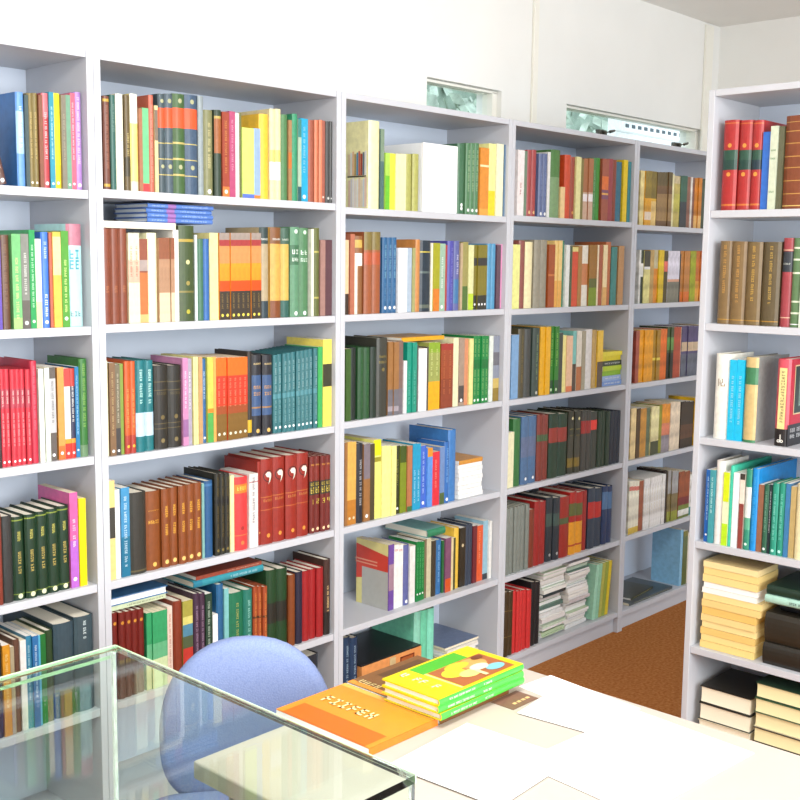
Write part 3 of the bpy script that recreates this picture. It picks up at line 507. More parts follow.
'B5': '''
0.0368 0.0196 0.2327 0.144 0.016 h 7a1f18 5 0 D.88:d89838 B.0-.45:4a2a1c H.4-.44:b89840
0.0564 0.0196 0.2308 0.143 0.012 h 7a1f18 5 1 D.88:d89838 B.0-.45:4a2a1c H.4-.44:b89840
0.076 0.0196 0.2289 0.142 0.0136 h 7a1f18 5 2 D.88:d89838 B.0-.45:4a2a1c H.4-.44:b89840
0.0956 0.0196 0.227 0.141 0.0152 h 7a1f18 5 3 D.88:d89838 B.0-.45:4a2a1c H.4-.44:b89840
0.1152 0.0196 0.2252 0.14 0.0168 h 7a1f18 5 4 D.88:d89838 B.0-.45:4a2a1c H.4-.44:b89840
0.1376 0.0159 0.2097 0.13 0.016 p 3aa870 4 0 B.0-.4:d8e8b8 B.4-.6:70c090
0.1535 0.0159 0.209 0.13 0.012 p 3aa870 4 1 B.0-.4:d8e8b8 B.4-.6:70c090
0.1694 0.0159 0.2083 0.129 0.0136 p 3aa870 4 2 B.0-.4:d8e8b8 B.4-.6:70c090
0.1853 0.0159 0.2077 0.129 0.0152 p 3aa870 4 3 B.0-.4:d8e8b8 B.4-.6:70c090
0.2028 0.0158 0.212 0.131 0.0175 p f0d8c8 1 0 T.2-.9:c07868
0.2267 0.0289 0.2228 0.138 0.012 h 8a3a20 1 0
0.259 0.0326 0.2156 0.134 0.0164 p b0a850 1 0 B.0-.4:c84038 B.4-.55:58684a B.55-.7:5890a8 B.7-.8:e0d880
0.2869 0.0199 0.2297 0.142 0.0128 h 4a3048 2 0 T.2-.85:a890a8
0.3068 0.0199 0.2254 0.14 0.0144 h 4a3048 2 1 T.2-.85:a890a8
0.3277 0.0219 0.2198 0.136 0.0153 p 2a4a3a 1 0 T.2-.9:c8d8c8 D.3:f0f0f0
0.3489 0.017 0.1575 0.11 0.0153 p ffffff 1 0
0.3694 0.0241 0.2367 0.147 0.0175 h 2a6a98 1 0
0.3893 0.0156 0.2205 0.137 0.0175 p 88c8c8 1 0
0.4226 0.0511 0.2035 0.126 0.012 h 1a7a58 1 0 T.3-.85:b8b868
0.464 0.0316 0.2029 0.126 0.012 h 2a8070 1 0 T.3-.85:a8e0d0
0.4908 0.0169 0.2055 0.127 0.0152 h a85028 3 0 T.1-.9:e89850 B.55-.58:4a2818
0.5077 0.0169 0.2019 0.125 0.0168 h a85028 3 1 T.1-.9:e89850 B.55-.58:4a2818
0.5245 0.0169 0.1984 0.123 0.0128 h a85028 3 2 T.1-.9:e89850 B.55-.58:4a2818
0.5536 0.0399 0.2401 0.149 0.0152 h 1f4a28 2 0 B.35-.6:2a2a24
0.5935 0.0399 0.2365 0.147 0.0168 h 1f4a28 2 1 B.35-.6:2a2a24
0.6272 0.0259 0.2114 0.131 0.0131 h 8a4a20 1 0
0.6543 0.0267 0.2148 0.133 0.012 h 2a2840 1 0
0.6833 0.0275 0.2114 0.131 0.0152 h a82025 3 0
0.7108 0.0275 0.211 0.131 0.0168 h a82025 3 1
0.7382 0.0275 0.2105 0.131 0.0128 h a82025 3 2
0.7658 0.0259 0.2305 0.143 0.012 h 4a3028 1 0 T.3-.65:e8c890 B.0-.3:2a2420
''',
'B6': '''
0.6542 0.0317 0.2777 0.172 0.0175 h 3a4a58 1 0
0.7025 0.0648 0.253 0.157 0.0164 h 2a3540 1 0
''',
'C1': '''
0.9519 0.047 0.2557 0.25 0.0131 h fbf6c0 1 0
0.9858 0.0165 0.2358 0.146 0.0164 p 5a7a78 1 0 B.6-1:8aa088
1.0047 0.0197 0.1673 0.11 0.012 p b8e060 1 0 B.0-.6:78c838
1.0273 0.0256 0.1676 0.11 0.0142 p f0f050 1 0
1.0521 0.024 0.168 0.11 0.012 p fbeec0 2 0
1.0761 0.024 0.1698 0.11 0.0136 p fbeec0 2 1
1.107 0.0287 0.1721 0.11 0.0168 h b8b868 2 0
1.1357 0.0287 0.1743 0.11 0.0128 h b8b868 2 1
1.3567 0.036 0.2235 0.139 0.0153 h 4a7a58 1 0 D.13:ffffff D.08:ffffff
1.3874 0.0235 0.2276 0.141 0.012 h 5a8a60 3 0 T.3-.9:b8d0a8 D.06:ffffff
1.4109 0.0235 0.2296 0.142 0.0136 h 5a8a60 3 1 T.3-.9:b8d0a8 D.06:ffffff
1.4343 0.0235 0.2315 0.144 0.0152 h 5a8a60 3 2 T.3-.9:b8d0a8 D.06:ffffff
1.4723 0.0461 0.2192 0.136 0.0153 p e89a38 1 0 B.72-.75:fff0c0 B.0-.1:f0b050
1.5156 0.0383 0.2366 0.147 0.0186 p fbf6a8 1 0 B.0-.35:f8e030
1.5544 0.0372 0.2388 0.148 0.0153 p fdfbd8 1 0
1.578 0.005 0.2382 0.148 0.012 p 7a9ab8 1 0
''',
'C2': '''
0.841 0.0144 0.2172 0.135 0.0164 p f0d0a8 1 0 B.0-.28:4a3a30
0.8593 0.0182 0.235 0.146 0.012 p c07a60 1 0
0.8749 0.0129 0.1714 0.11 0.0131 p fbf4e0 1 0
0.8972 0.0316 0.2301 0.143 0.0186 h 9a6a40 1 0 B.62-.78:f8f8f0 B.85-.95:d8b860
0.932 0.0362 0.2426 0.15 0.0128 h a8623a 2 0 B.78-1:8a7a40 B.6-.75:c06038
0.9682 0.0362 0.2436 0.151 0.0144 h a8623a 2 1 B.78-1:8a7a40 B.6-.75:c06038
1.0019 0.0223 0.2281 0.141 0.0136 h 2f6a98 3 0 T.45-.9:90c0d8 T.15-.4:6a98c0 D.07:ffffff
1.0241 0.0223 0.2286 0.142 0.0152 h 2f6a98 3 1 T.45-.9:90c0d8 T.15-.4:6a98c0 D.07:ffffff
1.0464 0.0223 0.2291 0.142 0.0168 h 2f6a98 3 2 T.45-.9:90c0d8 T.15-.4:6a98c0 D.07:ffffff
1.0808 0.0402 0.1979 0.123 0.0153 p fdfdff 1 0
1.1124 0.0231 0.1984 0.123 0.0175 p b8c8d8 1 0
1.1317 0.0135 0.1987 0.123 0.0153 p b0b078 1 0
1.1502 0.0216 0.2252 0.24 0.0131 h d09050 1 0
1.1867 0.0496 0.2226 0.138 0.012 h 2a3a48 1 0 B.83-.85:c8b850 B.54-.57:6a7a78 B.05-.1:6a7468
1.2163 0.0097 0.2157 0.134 0.0153 p fbf4e0 1 0
1.2367 0.0312 0.2161 0.134 0.0131 p b0b020 1 0 B.0-.33:e08828
1.2683 0.0291 0.2145 0.133 0.0164 p a8c8b0 1 0 T.3-.8:f8fff8 D.06:ffffff
1.2883 0.0099 0.2107 0.131 0.0175 p b84a48 1 0
1.3109 0.0321 0.2238 0.139 0.012 h 5a58b0 1 0 T.1-.9:8888d0
1.3437 0.0295 0.2245 0.139 0.0164 h 6a70a8 1 0 B.1-.45:4a80b0 T.5-.8:d8d8f0
1.3648 0.0118 0.2185 0.135 0.0164 p c8b090 1 0
1.3854 0.0295 0.2221 0.138 0.0186 p a8a060 1 0 B.0-.35:5a7a38
1.4132 0.0261 0.2129 0.132 0.0153 p e8e8b0 1 0 B.0-.25:c8e040
1.4352 0.0177 0.2133 0.132 0.016 p 8a8028 4 0 B.0-.22:3a3a30 B.68-.8:3a3a38 D.08:ffffff
1.4529 0.0177 0.2136 0.132 0.012 p 8a8028 4 1 B.0-.22:3a3a30 B.68-.8:3a3a38 D.08:ffffff
1.4706 0.0177 0.2139 0.133 0.0136 p 8a8028 4 2 B.0-.22:3a3a30 B.68-.8:3a3a38 D.08:ffffff
1.4883 0.0177 0.2142 0.133 0.0152 p 8a8028 4 3 B.0-.22:3a3a30 B.68-.8:3a3a38 D.08:ffffff
1.5114 0.0232 0.2189 0.136 0.0136 h 5aa0c8 2 0
1.5346 0.0232 0.2194 0.136 0.0152 h 5aa0c8 2 1
1.5572 0.0221 0.2154 0.134 0.0131 p 6a5060 1 0
1.5742 0.0119 0.2179 0.135 0.0164 p f0a8d0 1 0
''',
'C3': '''
0.8464 0.0217 0.2155 0.134 0.0131 p 4a6a30 1 0
0.8735 0.0325 0.2171 0.135 0.0186 h 26302a 1 0
0.903 0.0264 0.2171 0.135 0.0128 h 2a5a30 2 0 T.15-.9:3f7040
0.9294 0.0264 0.2158 0.134 0.0144 h 2a5a30 2 1 T.15-.9:3f7040
0.9557 0.0262 0.2161 0.134 0.012 h 25382a 1 0
0.9944 0.0467 0.2416 0.15 0.012 h 45453c 1 0 H.75-.78:a09050 H.68-.71:a09050 D.6:8a7c48
1.0322 0.0227 0.2277 0.141 0.0168 p a87a48 2 0 B.0-.35:7a7880 B.05-.12:b0a8b0
1.0549 0.0227 0.2267 0.141 0.0128 p a87a48 2 1 B.0-.35:7a7880 B.05-.12:b0a8b0
1.0782 0.0221 0.2287 0.142 0.0175 p 8a7068 1 0 B.0-.35:807880
1.0976 0.0139 0.1653 0.11 0.0142 p ffffff 1 0
1.1172 0.0207 0.2223 0.138 0.016 p 20a088 2 0 T.1-.6:80d0c0
1.1379 0.0207 0.2213 0.137 0.012 p 20a088 2 1 T.1-.6:80d0c0
1.1535 0.0086 0.2127 0.132 0.0153 p 5a5a58 1 0
1.1779 0.0384 0.1998 0.124 0.0131 p ffffff 1 0
1.2019 0.0048 0.204 0.126 0.012 p 6a6458 1 0
1.2195 0.0285 0.2176 0.135 0.0128 p a8b060 2 0 B.0-.42:fbb810 B.85-1:98b830 T.5-.9:e0e8a0
1.248 0.0285 0.2162 0.134 0.0144 p a8b060 2 1 B.0-.42:fbb810 B.85-1:98b830 T.5-.9:e0e8a0
1.2818 0.0312 0.2108 0.131 0.0128 p a8522a 2 0 B.9-1:b03a30 B.0-.45:984828 T.2-.9:c87848
1.313 0.0312 0.2093 0.13 0.0144 p a8522a 2 1 B.9-1:b03a30 B.0-.45:984828 T.2-.9:c87848
1.3438 0.0282 0.2266 0.14 0.0164 p f5f0c8 1 0
1.3734 0.028 0.223 0.138 0.0153 p b09a88 1 0 B.05-.3:58504c D.08:ffffff
1.3969 0.0189 0.222 0.138 0.0153 p e09a70 1 0
1.4195 0.0211 0.221 0.137 0.012 p fbeaa0 1 0
1.4428 0.0202 0.229 0.142 0.0144 p 189048 4 0 B.52-.65:0a7a38 T.1-.5:a8d088 T.68-.95:a8d088 D.05:ffffff
1.4631 0.0202 0.2282 0.141 0.016 p 189048 4 1 B.52-.65:0a7a38 T.1-.5:a8d088 T.68-.95:a8d088 D.05:ffffff
1.4833 0.0202 0.2274 0.141 0.012 p 189048 4 2 B.52-.65:0a7a38 T.1-.5:a8d088 T.68-.95:a8d088 D.05:ffffff
1.5035 0.0202 0.2265 0.14 0.0136 p 189048 4 3 B.52-.65:0a7a38 T.1-.5:a8d088 T.68-.95:a8d088 D.05:ffffff
1.5274 0.022 0.2255 0.14 0.0131 p e8f0e8 1 0
1.5501 0.0178 0.2246 0.139 0.0152 p 98a0b0 2 0 B.0-.2:a08838 B.2-.35:d8c070 B.55-.75:787880
1.568 0.0178 0.2238 0.139 0.0168 p 98a0b0 2 1 B.0-.2:a08838 B.2-.35:d8c070 B.55-.75:787880
''',
'C4': '''
0.8395 0.0118 0.2537 0.157 0.0131 p a87848 1 0
0.8549 0.0191 0.255 0.158 0.0136 p e8b860 2 0 B.0-.3:c88838 D.08:f0e0c0
0.8741 0.0191 0.2528 0.157 0.0152 p e8b860 2 1 B.0-.3:c88838 D.08:f0e0c0
0.8996 0.0276 0.2448 0.152 0.012 h 2f2f38 1 0 T.2-.8:c8c8c8
0.9282 0.028 0.2406 0.149 0.0131 p a87848 1 0 B.55-1:8a8088 D.07:ffffff
0.9521 0.0199 0.2379 0.147 0.0131 p 5a5038 1 0
0.9792 0.0326 0.2472 0.153 0.0186 p f4f08a 1 0 B.8-1:f0f020 B.72-.78:a8a030
1.0061 0.0213 0.2255 0.14 0.0144 p f8f4a0 3 0
1.0274 0.0213 0.223 0.138 0.016 p f8f4a0 3 1
1.0486 0.0213 0.2206 0.137 0.012 p f8f4a0 3 2
1.0699 0.0195 0.2181 0.135 0.0175 p 3a4020 1 0 T.4-.8:a8a858 D.08:ffffff
1.0874 0.0155 0.2161 0.134 0.0152 p 8a9a28 2 0 B.75-1:4a6020
1.1028 0.0155 0.2144 0.133 0.0168 p 8a9a28 2 1 B.75-1:4a6020
1.1229 0.0227 0.2121 0.131 0.0131 p c08058 1 0 B.0-.08:4a7a48
1.1476 0.0199 0.2166 0.134 0.0144 p 20a8d0 2 0 T.1-.6:c8f0ff
1.1675 0.0199 0.2144 0.133 0.016 p 20a8d0 2 1 T.1-.6:c8f0ff
1.1935 0.0263 0.2039 0.126 0.0186 p 5078d8 1 0 T.2-.9:c8d8ff D.08:ffffff
1.219 0.0246 0.1945 0.121 0.012 p 68a0e8 1 0 B.85-1:e8a030
1.2498 0.0369 0.1777 0.11 0.0142 p e83848 1 0 T.3-.85:ffb0a0
1.2798 0.0232 0.1907 0.118 0.012 p 7a98c8 1 0 B.0-.2:5a7040
1.3057 0.0255 0.2044 0.127 0.012 h 3a78c0 1 0 T.3-.9:90c0f0 D.06:ffffff
1.3402 0.0413 0.2407 0.18 0.0175 h 4a88c8 1 0
''',
'C5': '''
1.0603 0.0247 0.2148 0.145 0.03 p 7a58a8 1 0 B.3-.7:b090a0
1.0847 0.0222 0.2094 0.13 0.0316 p f8f8f4 2 0 H.9-.93:e05050
1.1069 0.0222 0.2053 0.127 0.0332 p f8f8f4 2 1 H.9-.93:e05050
1.135 0.0312 0.2002 0.124 0.0322 h 6a70a8 1 0 D.06:ffffff
1.1638 0.0262 0.1916 0.119 0.0333 p f2f0ec 1 0
1.1856 0.0145 0.2016 0.125 0.03 p 1a8a48 3 0 T.2-.9:80c890 D.12:ffffff
1.2001 0.0145 0.199 0.123 0.0316 p 1a8a48 3 1 T.2-.9:80c890 D.12:ffffff
1.2145 0.0145 0.1964 0.122 0.0332 p 1a8a48 3 2 T.2-.9:80c890 D.12:ffffff
1.23 0.0135 0.1997 0.124 0.0366 p 8a7a60 1 0
1.248 0.0226 0.1998 0.124 0.0366 p d8d0b0 1 0
1.269 0.0193 0.1893 0.117 0.0322 p 4a4438 1 0
1.2975 0.0359 0.1876 0.116 0.0355 h 3a78b0 1 0 T.2-.9:90c0e8
1.3199 0.0088 0.1802 0.112 0.0355 p 3a7a48 1 0
1.3399 0.0302 0.1869 0.116 0.03 p 8a5a78 1 0 B.0-.25:d86030
1.3618 0.0116 0.183 0.113 0.0311 p e8d8a8 1 0
1.3739 0.0127 0.1808 0.112 0.0322 p 5a5a38 1 0
1.3935 0.0255 0.2121 0.131 0.0366 h f0c850 1 0
1.4216 0.0306 0.2073 0.129 0.0355 p 3a3428 1 0 D.7:d8c8a0
1.4465 0.0191 0.2156 0.134 0.0324 h 3a4658 2 0
1.4655 0.0191 0.2124 0.132 0.034 h 3a4658 2 1
1.4861 0.022 0.2033 0.126 0.0333 p 7a3038 1 0
1.5152 0.0362 0.1984 0.123 0.0366 p e8683a 1 0 T.3-.9:f8b090
1.5471 0.0276 0.2108 0.131 0.0366 p a0c8d8 1 0 B.0-.1:3a4048
1.5683 0.0148 0.2073 0.129 0.03 p f4f4ee 1 0
1.5779 0.005 0.2051 0.127 0.0366 p c8c0a0 1 0 B.4-.8:a0b8c0
''',
'C6': '''
0.854 0.0324 0.2707 0.168 0.0175 h 1f3f60 1 0 T.1-.9:a0b8c8
0.8869 0.0333 0.2625 0.163 0.0175 h 1f3f60 1 0 T.1-.9:a0b8c8
''',
'D1': '''
1.6698 0.0372 0.2218 0.138 0.0131 p f8f0ee 1 0 T.3-.5:c85848
1.6991 0.0191 0.2207 0.137 0.0164 p 7a9078 1 0
1.7255 0.0279 0.2261 0.14 0.0152 h b04a48 2 0 D.06:f0c890
1.7534 0.0279 0.2283 0.142 0.0168 h b04a48 2 1 D.06:f0c890
1.7894 0.0262 0.2185 0.135 0.012 h 6a78a0 2 0 T.3-.8:8a98c0 D.05:ffffff
1.8155 0.0262 0.2204 0.137 0.0136 h 6a78a0 2 1 T.3-.8:8a98c0 D.05:ffffff
1.8378 0.0158 0.228 0.141 0.0164 p f4f2ee 1 0
1.8809 0.0582 0.2383 0.148 0.0142 h 5a8a48 1 0 B.0-.6:88a878
1.9257 0.0264 0.1113 0.11 0.0153 p f8d8a0 1 0
1.958 0.0382 0.2267 0.141 0.0142 h d8542a 1 0
1.99 0.0258 0.2219 0.138 0.0153 h a84a30 1 0 D.1:f0b060
2.0198 0.0312 0.2241 0.139 0.0131 p f5f0b0 1 0
2.0459 0.0184 0.2189 0.136 0.0153 p 8a8040 1 0
2.0701 0.03 0.2221 0.138 0.016 p b87a50 2 0 B.0-.45:d8b8a0 B.3-.42:fff8f8
2.1001 0.03 0.2243 0.139 0.012 p b87a50 2 1 B.0-.45:d8b8a0 B.3-.42:fff8f8
2.1286 0.0271 0.2285 0.142 0.0153 h 5a9a58 1 0 T.2-.8:98c898
2.1592 0.0342 0.2308 0.143 0.0186 h 4a9a38 1 0
2.1988 0.045 0.23 0.143 0.0131 p b06048 1 0 B.5-.72:f08038 B.35-.5:905878 B.42-.45:f8c060
2.2406 0.0387 0.233 0.144 0.0131 h a84a50 1 0
2.2713 0.0227 0.2315 0.144 0.0153 h 984a30 1 0
2.3061 0.0438 0.2265 0.14 0.0175 h 3a7a90 1 0
2.3444 0.0299 0.2368 0.147 0.0153 p f8d828 1 0
2.3701 0.0202 0.2312 0.143 0.0131 p 4898a0 1 0
''',
'D2': '''
1.6617 0.0403 0.2213 0.137 0.0175 p f5f5a0 1 0
1.6993 0.035 0.2357 0.146 0.0175 h 9a5a50 1 0
1.7423 0.0439 0.2318 0.144 0.0186 h fbf0c0 1 0
1.7858 0.0397 0.2396 0.149 0.0128 h a09a88 2 0
1.8256 0.0397 0.2404 0.149 0.0144 h a09a88 2 1
1.8668 0.0391 0.225 0.139 0.0131 p b05a28 1 0 B.5-.53:d88848
1.8974 0.022 0.2398 0.149 0.0168 p f8d890 2 0 B.0-.4:f0b860
1.9194 0.022 0.2403 0.149 0.0128 p f8d890 2 1 B.0-.4:f0b860
1.9432 0.0255 0.2393 0.148 0.0186 h 4a9070 1 0
1.9688 0.0257 0.2254 0.14 0.0142 p f4f6f0 1 0
1.9888 0.0117 0.2221 0.138 0.012 p 5a6a48 1 0
2.0053 0.0213 0.2187 0.136 0.0144 p e05a38 2 0 B.92-1:f0e090
2.0265 0.0213 0.2191 0.136 0.016 p e05a38 2 1 B.92-1:f0e090
2.0504 0.0265 0.2231 0.138 0.0153 p b8884a 1 0
2.0871 0.0402 0.226 0.14 0.0186 p f5efe0 1 0 B.35-.7:d89060
2.1212 0.028 0.2281 0.141 0.012 p a8782a 2 0 B.0-.3:88a020 B.3-.45:6a7030
2.1492 0.028 0.2286 0.142 0.0136 p a8782a 2 1 B.0-.3:88a020 B.3-.45:6a7030
2.1718 0.0145 0.229 0.142 0.0164 p fbeac8 1 0
2.1912 0.0243 0.2293 0.142 0.0153 p b86848 1 0
2.2174 0.0281 0.2298 0.142 0.012 p fbe8b8 1 0 B.0-.3:e8b870
2.2491 0.0355 0.2417 0.15 0.0153 h c87848 1 0
2.2891 0.0417 0.2234 0.138 0.012 h 4a9088 1 0
2.322 0.0211 0.2278 0.141 0.0128 p c89a68 2 0
2.3431 0.0211 0.2281 0.141 0.0144 p c89a68 2 1
''',
'D3': '''
1.669 0.0407 0.2251 0.14 0.0186 p 88b0d8 1 0
1.7117 0.0378 0.2445 0.152 0.0186 h 5a5238 1 0 T.2-.9:8a7c48
1.7504 0.0395 0.243 0.151 0.0186 h 4a4c48 1 0
1.7911 0.0419 0.2451 0.152 0.012 h 405048 1 0 T.2-.9:90a878 D.05:d8d8c8
1.8298 0.0294 0.2473 0.153 0.0168 p f0b820 2 0
1.8593 0.0294 0.2462 0.153 0.0128 p f0b820 2 1
1.8884 0.0262 0.247 0.153 0.0168 p 3a8a30 2 0 B.0-.2:2a5a38 T.4-.9:a8e068 D.06:d0f0c0
1.9146 0.0262 0.2461 0.153 0.0128 p 3a8a30 2 1 B.0-.2:2a5a38 T.4-.9:a8e068 D.06:d0f0c0
1.9405 0.0256 0.2213 0.137 0.0142 p 4a5048 1 0
1.9663 0.0259 0.2115 0.131 0.0175 p f8f0a0 1 0
1.9982 0.038 0.2079 0.129 0.0131 p f2caa8 1 0 B.0-.1:e88858
2.0301 0.0232 0.2252 0.14 0.0142 p 88c8c0 1 0 B.0-.45:5a4838
2.0601 0.0341 0.2241 0.139 0.0131 p e8e0d0 1 0 B.0-.4:c07a48
2.0903 0.0236 0.2229 0.138 0.012 p b0a890 1 0
2.1319 0.0528 0.227 0.141 0.0153 h e8e4e0 1 0
2.1746 0.0327 0.2235 0.139 0.0175 h c8a868 1 0
2.2114 0.038 0.2198 0.136 0.0175 p f8d050 1 0 B.0-.45:6a5848
''',
'D4': '''
1.6533 0.0361 0.1991 0.123 0.0153 p f5f0c8 1 0
1.6953 0.0443 0.2426 0.15 0.0164 h 3a7a40 1 0
1.7436 0.0464 0.2465 0.153 0.0144 h 54769c 2 0 D.08:ffffff B.4-.7:6a7898
1.7901 0.0464 0.2448 0.152 0.016 h 54769c 2 1 D.08:ffffff B.4-.7:6a7898
1.8334 0.0353 0.2439 0.151 0.0152 h 8a3828 2 0 B.6-.7:4a6a40
1.8687 0.0353 0.2406 0.149 0.0168 h 8a3828 2 1 B.6-.7:4a6a40
1.9205 0.0606 0.2405 0.149 0.0152 h 1f4028 2 0 B.55-.78:a03828
1.981 0.0606 0.2349 0.146 0.0168 h 1f4028 2 1 B.55-.78:a03828
2.0351 0.0383 0.2401 0.149 0.016 h 3a3a28 2 0 D.88:f0e8b0 H.7-.72:b0a050 H.6-.62:8a7c40 B.1-.25:8a7428 B.25-.6:4a4838
2.0734 0.0383 0.2366 0.147 0.012 h 3a3a28 2 1 D.88:f0e8b0 H.7-.72:b0a050 H.6-.62:8a7c40 B.1-.25:8a7428 B.25-.6:4a4838
2.1138 0.0345 0.2348 0.146 0.012 h 4a4840 2 0 B.62-.83:a83028
2.1483 0.0345 0.2317 0.144 0.0136 h 4a4840 2 1 B.62-.83:a83028
2.1901 0.0492 0.224 0.139 0.0164 h 3f4438 1 0 B.68-.85:f04030
2.2288 0.028 0.2204 0.137 0.0152 h 2a4028 3 0
2.2568 0.028 0.2179 0.135 0.0168 h 2a4028 3 1
2.2848 0.028 0.2153 0.133 0.0128 h 2a4028 3 2
2.3128 0.0278 0.2147 0.133 0.0136 h 1f2838 3 0
2.3406 0.0278 0.2122 0.132 0.0152 h 1f2838 3 1
2.3674 0.0256 0.2096 0.13 0.0168 h 1f2838 3 2
''',
'D5': '''
1.653 0.0222 0.2432 0.151 0.0152 h 8a9088 6 0
1.6753 0.0222 0.2427 0.151 0.0168 h 8a9088 6 1
1.6975 0.0222 0.2423 0.15 0.0128 h 8a9088 6 2
1.7198 0.0222 0.2419 0.15 0.0144 h 8a9088 6 3
1.742 0.0222 0.2415 0.15 0.016 h 8a9088 6 4
1.7642 0.0222 0.2411 0.149 0.012 h 8a9088 6 5
1.7951 0.037 0.2174 0.135 0.0153 h 8a4028 1 0
1.8316 0.0359 0.2416 0.15 0.0152 h a82a25 2 0
1.8675 0.0359 0.2361 0.146 0.0168 h a82a25 2 1
1.9103 0.0421 0.2443 0.151 0.0168 h 2f3840 2 0 B.55-.75:4a6058 D.1:c8c8c8
1.9524 0.0421 0.238 0.148 0.0128 h 2f3840 2 1 B.55-.75:4a6058 D.1:c8c8c8
2.0033 0.0598 0.2346 0.145 0.012 h a83020 1 0 B.55-.65:5a6a40
2.058 0.0471 0.2439 0.151 0.012 h b82a20 2 0 B.0-.52:f0a828 B.13-.16:c04828 B.62-.82:6a7038
2.1051 0.0471 0.2371 0.147 0.0136 h b82a20 2 1 B.0-.52:f0a828 B.13-.16:c04828 B.62-.82:6a7038
2.1443 0.0313 0.2353 0.146 0.0175 h a83028 1 0
2.1879 0.0488 0.2408 0.149 0.012 h 38485a 2 0 B.5-.77:c83028
2.2367 0.0488 0.2338 0.145 0.0136 h 38485a 2 1 B.5-.77:c83028
2.2816 0.0367 0.2354 0.146 0.012 h 2a4068 2 0 B.6-.9:5a80a8
2.3183 0.0367 0.2302 0.143 0.0136 h 2a4068 2 1 B.6-.9:5a80a8
''',
'D6': '''
1.6524 0.0267 0.2418 0.15 0.012 h 4a3a20 2 0 B.7-.71:8a7440 B.3-.31:8a7440
1.6791 0.0267 0.236 0.146 0.0136 h 4a3a20 2 1 B.7-.71:8a7440 B.3-.31:8a7440
1.7023 0.0196 0.2348 0.146 0.016 h d83a3a 3 0
1.7218 0.0196 0.2306 0.143 0.012 h d83a3a 3 1
1.7414 0.0196 0.2264 0.14 0.0136 h d83a3a 3 2
1.764 0.0256 0.2253 0.14 0.016 h d83a3a 2 0
1.7897 0.0256 0.2198 0.136 0.012 h d83a3a 2 1
1.8188 0.029 0.244 0.151 0.0152 h 222226 2 0
1.8478 0.029 0.2379 0.148 0.0168 h 222226 2 1
''',
'E1': '''
2.4732 0.0304 0.2123 0.132 0.0164 p f8e0a0 1 0
2.5013 0.0258 0.2125 0.132 0.012 p f0b020 2 0 B.5-1:9a8430 B.1-.25:f0dcc8
2.5271 0.0258 0.2142 0.133 0.0136 p f0b020 2 1 B.5-1:9a8430 B.1-.25:f0dcc8
2.5608 0.0415 0.2144 0.133 0.0153 p e8b838 1 0 B.5-1:8a7830 B.0-.45:f8d088
2.5965 0.0301 0.2136 0.132 0.0136 p 7a5a38 4 0 B.1-.6:a88858 B.75-1:6a5a30
2.6267 0.0301 0.2155 0.134 0.0152 p 7a5a38 4 1 B.1-.6:a88858 B.75-1:6a5a30
2.6568 0.0301 0.2174 0.135 0.0168 p 7a5a38 4 2 B.1-.6:a88858 B.75-1:6a5a30
2.6869 0.0301 0.2194 0.136 0.0128 p 7a5a38 4 3 B.1-.6:a88858 B.75-1:6a5a30
2.7089 0.0139 0.2139 0.133 0.0131 p f5ecc0 1 0
2.742 0.0522 0.2079 0.129 0.0142 p c8b868 1 0 B.3-.65:d0c860 B.85-1:d8c8a0
2.7828 0.0295 0.2104 0.13 0.012 p 3a6a58 2 0 B.0-.5:38404a
2.8124 0.0295 0.2123 0.132 0.0136 p 3a6a58 2 1 B.0-.5:38404a
2.8464 0.03 0.2103 0.13 0.0186 p 9a6a58 1 0
2.8682 0.0138 0.2116 0.131 0.0153 p f0e8e0 1 0
2.8864 0.0191 0.2086 0.129 0.0175 p 8a5848 1 0
2.9102 0.0285 0.21 0.13 0.0168 p d88a28 2 0 B.0-.25:f0c078
2.9387 0.0285 0.2117 0.131 0.0128 p d88a28 2 1 B.0-.25:f0c078
2.9731 0.0349 0.2096 0.13 0.0144 p 4a5a48 2 0
3.008 0.0349 0.2117 0.131 0.016 p 4a5a48 2 1
''',
'E2': '''
2.4746 0.013 0.2129 0.132 0.0142 p f0f0e8 1 0
2.4926 0.0231 0.2132 0.132 0.0164 p 3a4a38 1 0 B.5-.75:f0f0e8
2.5275 0.0466 0.2097 0.13 0.0131 p e8e098 1 0 B.7-1:4a4838 B.65-.7:f0f0f0
2.5666 0.0315 0.2142 0.133 0.0142 p c8a868 1 0
2.6006 0.0366 0.2147 0.133 0.0175 p e89a38 1 0 B.65-1:c8c0a0
2.6298 0.0218 0.2151 0.133 0.0128 p e8c820 2 0
2.6516 0.0218 0.2154 0.134 0.0144 p e8c820 2 1
2.6775 0.0302 0.2117 0.131 0.0142 p 5a5028 1 0 B.6-.8:e87868
2.7097 0.0341 0.2122 0.132 0.0128 p e4e0ec 3 0 B.0-.4:8a8878 B.4-.45:e8b090
2.7438 0.0341 0.2127 0.132 0.0144 p e4e0ec 3 1 B.0-.4:8a8878 B.4-.45:e8b090
2.778 0.0341 0.2131 0.132 0.016 p e4e0ec 3 2 B.0-.4:8a8878 B.4-.45:e8b090
2.8006 0.0059 0.201 0.125 0.0153 p 3a3a38 1 0
2.8164 0.0258 0.2136 0.132 0.0168 p c88a48 3 0 B.0-.2:e07828
2.8422 0.0258 0.214 0.133 0.0128 p c88a48 3 1 B.0-.2:e07828
2.8679 0.0258 0.2144 0.133 0.0144 p c88a48 3 2 B.0-.2:e07828
2.9093 0.0482 0.2149 0.133 0.0153 p a8b020 1 0
2.9512 0.0357 0.2155 0.134 0.016 p d07838 2 0 B.0-.4:e8a848
2.9869 0.0357 0.216 0.134 0.012 p d07838 2 1 B.0-.4:e8a848
3.0206 0.0317 0.2079 0.129 0.0164 p 6a6028 1 0
''',
